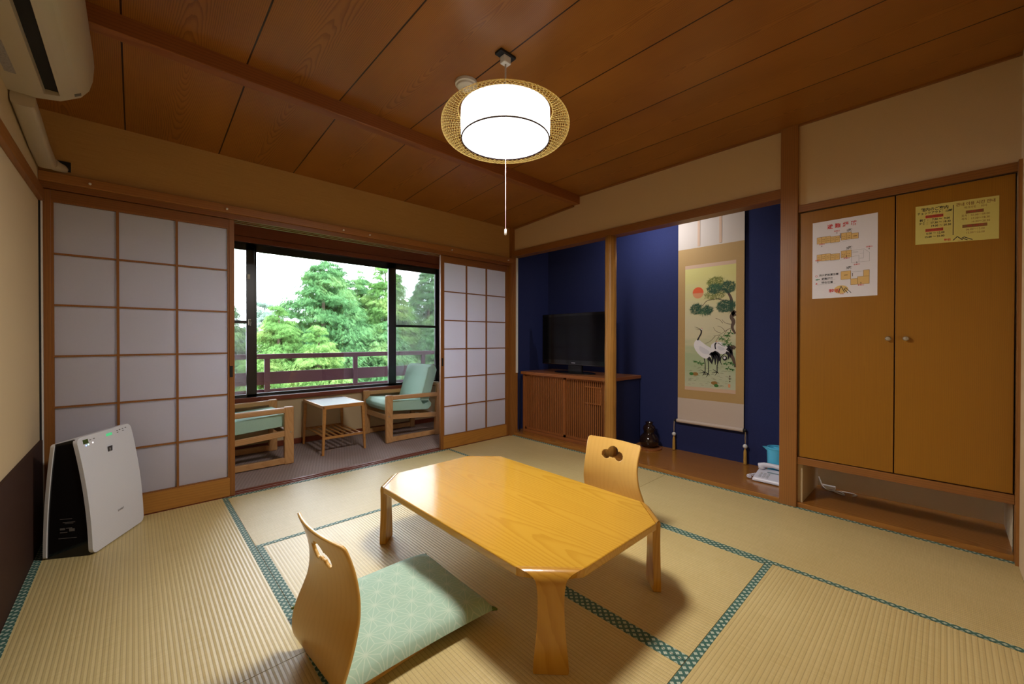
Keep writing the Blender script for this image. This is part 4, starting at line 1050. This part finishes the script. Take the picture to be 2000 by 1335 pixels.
# tortoises, bamboo grass, ripples, signature
for cu, cv, s_ in ((.20, .868, 0), (.58, .930, 1)):
    ell(cu + .02, cv, .028, .016, 10, .0012); ell(cu + (.06 if s_ else -.06), cv + (.018 if s_ else 0), .020, .014, 9, .0014)
def leafs(cu, cv, n, L):
    for i in range(n):
        a = -PI * .1 - PI * .9 * i / (n - 1) + rnd.uniform(-.2, .2); q = (cu + math.cos(a) * L / PWd, cv - math.sin(a) * L / PHt * (-1 if rnd.random() < .2 else 1) * .8)
        mid = ((cu + q[0]) / 2, (cv + q[1]) / 2); stroke([(cu, cv), mid, (min(q[0], .985), q[1])], [.002, .008, .001], 9, .0012)
for cu, cv in ((.85, .50 + .06), (.74, .585), (.84, .600), (.90, .54), (.80, .625), (.88, .63)): leafs(cu, cv, 6, .035)
for cu, cv in ((.22, .765), (.30, .775), (.36, .785), (.82, .775), (.90, .765), (.95, .775), (.86, .81), (.94, .815)): leafs(cu, cv, 5, .026)
for i in range(70):
    u, v = rnd.uniform(.06, .9), rnd.uniform(.80, .96); stroke([(u, v), (u + .03, v - .003), (u + .06, v)], [.001, .0018, .001], 6 if i % 3 else 4, .0008)
for k, v in enumerate((.865, .885, .903)): quad(.888, v, .902, v + .012, 6, .0010); quad(.876, v + .004, .912, v + .006, 6, .0010)
quad(.865, .930, .905, .955, 3, .0010)
m.build('painting', PM, t, fixn=False)

# ================================================================== things on the alcove floor
t = thing('gourd_vase', 'dark glazed gourd-shaped vase on a round wooden stand in the alcove corner', 'vase', (.52, -1.43, .0305))
VD = plain('dark_brown_glaze', (.020, .010, .008), .12, .6, var=.3, vs_=30)
m = MB(); m.lathe((.52, -1.43, .0305), [(.0, 0), (.118, 0), (.120, .006), (.118, .014), (.0, .016)], 36); m.build('stand', W_CABY, t, smooth=35)
m = MB(); m.lathe((.52, -1.43, .046), [(0, 0), (.055, .001), (.085, .025), (.096, .060), (.086, .098), (.062, .124), (.050, .138), (.054, .158), (.060, .178), (.054, .202), (.038, .216), (.030, .226), (.036, .238), (.040, .244), (.034, .245), (.026, .236), (.024, .20), (0, .18)], 40); m.build('body', VD, t, smooth=True)
CY = plain('cyan_enamel', (.10, .55, .82), .22, .5, coat=.3)
t = thing('water_jug', 'light blue insulated jug behind the telephone, half hidden by the post', 'jug', (.50, -2.530, .0305))
m = MB(); m.lathe((.50, -2.530, .0305), [(0, 0), (.064, 0), (.067, .006), (.068, .06), (.070, .16), (.072, .205), (.070, .216)], 36); m.build('body', CY, t, smooth=40)
m = MB(); m.lathe((.50, -2.530, .2465), [(.073, -.003), (.075, .006), (.070, .013), (.060, .012), (.056, .005), (.030, .005), (.020, .014), (0, .016)], 36); m.build('lid', CY, t, smooth=40)
m = MB(); m.add([(.482, -2.462, .258), (.455, -2.476, .258), (.440, -2.440, .262), (.478, -2.466, .222), (.458, -2.478, .222), (.4505, -2.452, .248)], [(0, 1, 2), (3, 5, 4), (0, 2, 5, 3), (1, 4, 5, 2), (0, 3, 4, 1)]); m.build('spout', CY, t)
m = MB(); m.tube([(.535, -2.592, .23), (.552, -2.625, .215), (.552, -2.625, .11), (.535, -2.590, .09)], .010, 10); m.build('handle', CY, t, smooth=True)
PH = plain('white_phone_plastic', (.70, .68, .74), .35, .5)
t = thing('telephone', 'white push-button telephone on the alcove floor in front of the blue jug', 'telephone', (.32, -2.53, .0305))
px_, py_ = .232, -2.425
m = MB(); m.hexa([(.232, -2.640, .034), (.425, -2.640, .034), (.425, -2.425, .034), (.232, -2.425, .034)], [(.240, -2.636, .060), (.415, -2.636, .098), (.415, -2.430, .098), (.240, -2.430, .060)]); m.build('base', PH, t, bevel=.010)
m = MB()
for (x0, y0) in ((.25, -2.62), (.25, -2.45), (.40, -2.62), (.40, -2.45)): m.box(x0, y0, .0305, x0 + .012, y0 + .012, .040)
m.build('foot', DBLACK, t)
m = MB(); hx_ = .388
m.tube([(hx_, -2.434, .115), (hx_, -2.47, .128), (hx_, -2.53, .133), (hx_, -2.59, .128), (hx_, -2.630, .115)], [.021, .019, .016, .019, .021], 14)
m.lathe((hx_, -2.452, .096), [(.022, 0), (.025, .008), (.021, .022)], 16); m.lathe((hx_, -2.612, .096), [(.022, 0), (.025, .008), (.021, .022)], 16); m.build('handset', PH, t, smooth=50)
m = MB(); m.hexa([(.345, -2.60, .0838), (.360, -2.60, .087), (.360, -2.50, .087), (.345, -2.50, .0838)], [(.345, -2.60, .0845), (.360, -2.60, .0877), (.360, -2.50, .0877), (.345, -2.50, .0845)]); m.build('label_window', plain('slate_window', (.20, .28, .30), .3), t)
BT = plain('button_grey', (.50, .49, .52), .5)
def zt(x): return .060 + (x - .240) / .175 * .038
for i in range(4):
    for j in range(3):
        x, y = .262 + i * .019, -2.470 - j * .024; B(x, y - .007, zt(x) - .001, x + .011, y + .007, zt(x + .011) + .003).build('key', BT, t)
m = MB(); pts = []
for i in range(80):
    a = i * .95; u = i / 79; c = Vector((.262 - .03 * math.sin(u * PI), -2.412 + .015 * math.sin(u * 3), .048)) + Vector((.11 * u, .012 * math.sin(u * 4), 0)); pts.append(c + Vector((math.cos(a) * .002, math.cos(a) * .007, math.sin(a) * .009 )))
m.tube(pts, .0028, 6); m.build('coiled_cord', PH, t, smooth=True)

# small corner cable beside the cabinet
m = MB(); m.tube([(.085, -.034, .72), (.088, -.030, .60), (.080, -.034, .45), (.09, -.030, .33), (.082, -.034, .20), (.084, -.030, .033)], .004, 6)
tag(m.build('aerial_cable', DBLACK, smooth=True), 'thin dark cable hanging between the corner post and the cabinet', 'cable')

# ================================================================== balcony outside
RL = plain('purple_brown_paint', (.020, .0045, .008), .6, .12, var=.15, vs_=40)
t = thing('balcony_railing', 'dark red wooden balcony railing outside the window', 'railing', (-1.0, 2.35, -.2))
YR = 2.30
B(-5.0, YR - .03, .862, 3.2, YR + .05, .922).build('top_rail', RL, t, bevel=.004)
B(-5.0, YR + .01, .545, 3.2, YR + .035, .700).build('middle_board', RL, t, bevel=.003)
B(-5.0, YR + .01, .22, 3.2, YR + .035, .485).build('lower_board', RL, t, bevel=.003)
for x in (-4.18, -3.10, -2.02, -.925, .17, 1.26, 2.35): B(x - .030, YR - .025, -.2, x + .030, YR + .010, .865).build('post', RL, t, bevel=.003)
struct(B(-5.0, YV + .12, -.30, 3.2, 2.42, -.20), 'floor', plain('balcony_concrete', (.35, .34, .33), .9))
struct(MB().box(-30, 2.5, -4.2, 30, 40, -4.0), 'floor', plain('garden_ground', (.10, .14, .05), .95))

# ------------------------------------------------------------------ trees beyond the balcony
def leafmat(name, a, b, y_):
    M = Mat(name, a, .7, .12); g = M.nt.nodes.new('ShaderNodeNewGeometry'); r = X(M.nt, g.outputs['Random Per Island'])
    M.pos(True); n = M.noise(M.vec, 1.1, 3)
    c = M.mix((r * .35 + n * 1.3 - .38).mx(0).mn(1), a, b); c = M.mix((n - .52).mx(0) * 5.0 * r, c, y_); M.color(c)
    nt = M.nt; t_ = nt.nodes.new('ShaderNodeBsdfTranslucent'); nt.links.new(c, t_.inputs[0]); mx = nt.nodes.new('ShaderNodeMixShader'); mx.inputs[0].default_value = .35
    nt.links.new(M.b.outputs[0], mx.inputs[1]); nt.links.new(t_.outputs[0], mx.inputs[2]); nt.links.new(mx.outputs[0], nt.nodes['Material Output'].inputs[0]); return M.m
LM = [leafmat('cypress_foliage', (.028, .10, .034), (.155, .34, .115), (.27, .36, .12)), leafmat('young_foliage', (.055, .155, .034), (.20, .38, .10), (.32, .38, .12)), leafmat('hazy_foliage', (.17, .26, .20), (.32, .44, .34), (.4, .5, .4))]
BARK = plain('tree_bark', (.10, .07, .045), .9)
def tree(label, x, y, zt_, rad, zb=-1.2, k=0, seed=1, nb=150, leaf=.13, tops=1):
    import numpy as np
    R_ = np.random.RandomState(seed); t = thing('conifer_tree', label, 'tree', (x, y, -4.0), group=None)
    H = zt_ - zb; nb = int(nb * 2.0); P_, D_, O_, L_s = [], [], [], []
    for b in range(nb):
        h = R_.rand() ** .75; ang = R_.uniform(0, 2 * PI); lob = 1 + .16 * math.sin(3 * ang + seed) * math.sin(7 * h + seed * 2)
        rr = rad * lob * (.06 + .94 * min(1, h * 1.2) ** .85) * R_.uniform(.70, 1.05)
        c = [x + rr * math.cos(ang), y + rr * math.sin(ang), zt_ - h * H + R_.uniform(-.1, .1)]; cl = (.08 + .26 * min(1, h * 1.5)) * (rad / 1.3) ** .4; n = int(50 + 120 * min(1, h * 1.6)); sc_ = 1.0
        if b < 9: c = [x + R_.uniform(-.02, .02), y, zt_ - b * .07]; cl = .03 + b * .010; n = 22; sc_ = .55
        elif tops > 1 and b % 13 == 0:
            q = (b // 13) % tops; c = [x + (q - (tops - 1) / 2) * rad * .55, y - .1, zt_ - .08 - R_.rand() * .5 - (.9 if q == 0 else .12 * (q % 2))]; cl = .08; n = 30; sc_ = .6
        th_ = R_.uniform(0, 2 * PI, n); cp = R_.uniform(-.2, 1, n); sp = np.sqrt(1 - cp * cp); d = np.stack([sp * np.cos(th_), sp * np.sin(th_), cp], 1)
        r_ = cl * R_.uniform(.5, 1.05, n)[:, None]; P_.append(np.array(c) + d * r_ * np.array([1.25, 1.25, .75]))
        dr = np.stack([d[:, 0] * .8 + .35 * math.cos(ang) + R_.uniform(-.45, .45, n), d[:, 1] * .8 + .35 * math.sin(ang) + R_.uniform(-.45, .45, n), -.5 - .5 * R_.rand(n)], 1)
        D_.append(dr / np.linalg.norm(dr, axis=1)[:, None]); L_s.append(leaf * .95 * R_.uniform(.6, 1.3, n) * sc_)
    P_ = np.concatenate(P_); D_ = np.concatenate(D_); L_s = np.concatenate(L_s)[:, None]; n = len(P_)
    up = np.stack([R_.uniform(-.6, .6, n), R_.uniform(-.6, .6, n), np.ones(n)], 1); S_ = np.cross(D_, up); S_ /= np.linalg.norm(S_, axis=1)[:, None]
    # every sprig: a tapering spine with four side blades, like a small fern
    V = [P_, P_ + D_ * L_s + np.array([0, 0, -.012])]; off = [(0.0, 0), ]; vs_ = []
    w_ = S_ * L_s * .045
    vs_ += [P_ - w_, P_ + w_, P_ + D_ * L_s]
    for f0, sg, ln in ((.15, 1, .55), (.15, -1, .55), (.48, 1, .42), (.48, -1, .42)):
        o_ = P_ + D_ * L_s * f0; tip = o_ + (D_ * .75 + S_ * sg * .75) * L_s * ln + np.array([0, 0, -.008]); vs_ += [o_, o_ + D_ * L_s * .13, tip]
    V = np.stack(vs_, 1).reshape(-1, 3) - np.array([x, y, -4.0]); nt_ = len(V) // 3
    me = bpy.data.meshes.new('foliage'); me.vertices.add(len(V)); me.vertices.foreach_set('co', V.astype(np.float32).ravel()); me.loops.add(len(V)); me.loops.foreach_set('vertex_index', np.arange(len(V), dtype=np.int32))
    me.polygons.add(nt_); me.polygons.foreach_set('loop_start', np.arange(0, len(V), 3, dtype=np.int32)); me.polygons.foreach_set('loop_total', np.full(nt_, 3, dtype=np.int32)); me.update(); me.validate()
    me.materials.append(LM[k]); o = bpy.data.objects.new('foliage', me); C.objects.link(o); o.parent = t
    m = MB(); m.tube([(x, y, -4.0), (x, y, zb + H * .5), (x, y, zt_ - .15)], [.14, .07, .010], 8); m.build('trunk', BARK, t, smooth=True)
tree('big pale-green conifer in the centre of the window view', .50, 8.0, 3.15, 1.75, k=0, seed=1, nb=330, tops=3)
tree('conifer with a thin pointed top right of the central tree', 1.22, 9.0, 3.28, 1.3, k=0, seed=2, nb=200)
tree('conifer behind the central tree, its lower top between two taller ones', 2.10, 9.6, 3.15, 1.5, k=0, seed=3, nb=220)
tree('tall conifer seen at the window stile on the right', 2.42, 8.3, 3.55, 1.35, k=1, seed=4, nb=220)
tree('round-topped green tree seen through the right window sash', 4.35, 9.0, 3.50, 1.45, k=0, seed=5, nb=240)
tree('smaller green tree at the right edge of the view', 5.6, 10.0, 3.3, 1.5, k=0, seed=6, nb=130)
tree('low yellow-green tree beside the left window stile', -.75, 7.2, 1.85, .85, k=1, seed=7, nb=120)
tree('green tree seen through the left window sash', -1.75, 8.3, 2.15, .95, k=0, seed=8, nb=120)
tree('bright low tree in front of the central conifer', -.15, 6.3, 1.35, .85, k=1, seed=9, nb=130, leaf=.11)
tree('bright drooping tree just above the railing, right of centre', 1.75, 6.9, 1.55, 1.15, k=0, seed=10, nb=140, leaf=.12)
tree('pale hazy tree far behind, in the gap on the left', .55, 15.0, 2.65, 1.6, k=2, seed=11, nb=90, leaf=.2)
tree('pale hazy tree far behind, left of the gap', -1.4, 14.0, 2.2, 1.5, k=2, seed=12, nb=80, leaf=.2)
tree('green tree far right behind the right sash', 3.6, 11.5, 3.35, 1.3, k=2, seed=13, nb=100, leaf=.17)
tree('low green tree in front of the right sash', 3.35, 7.0, 1.5, 1.1, k=0, seed=14, nb=120)
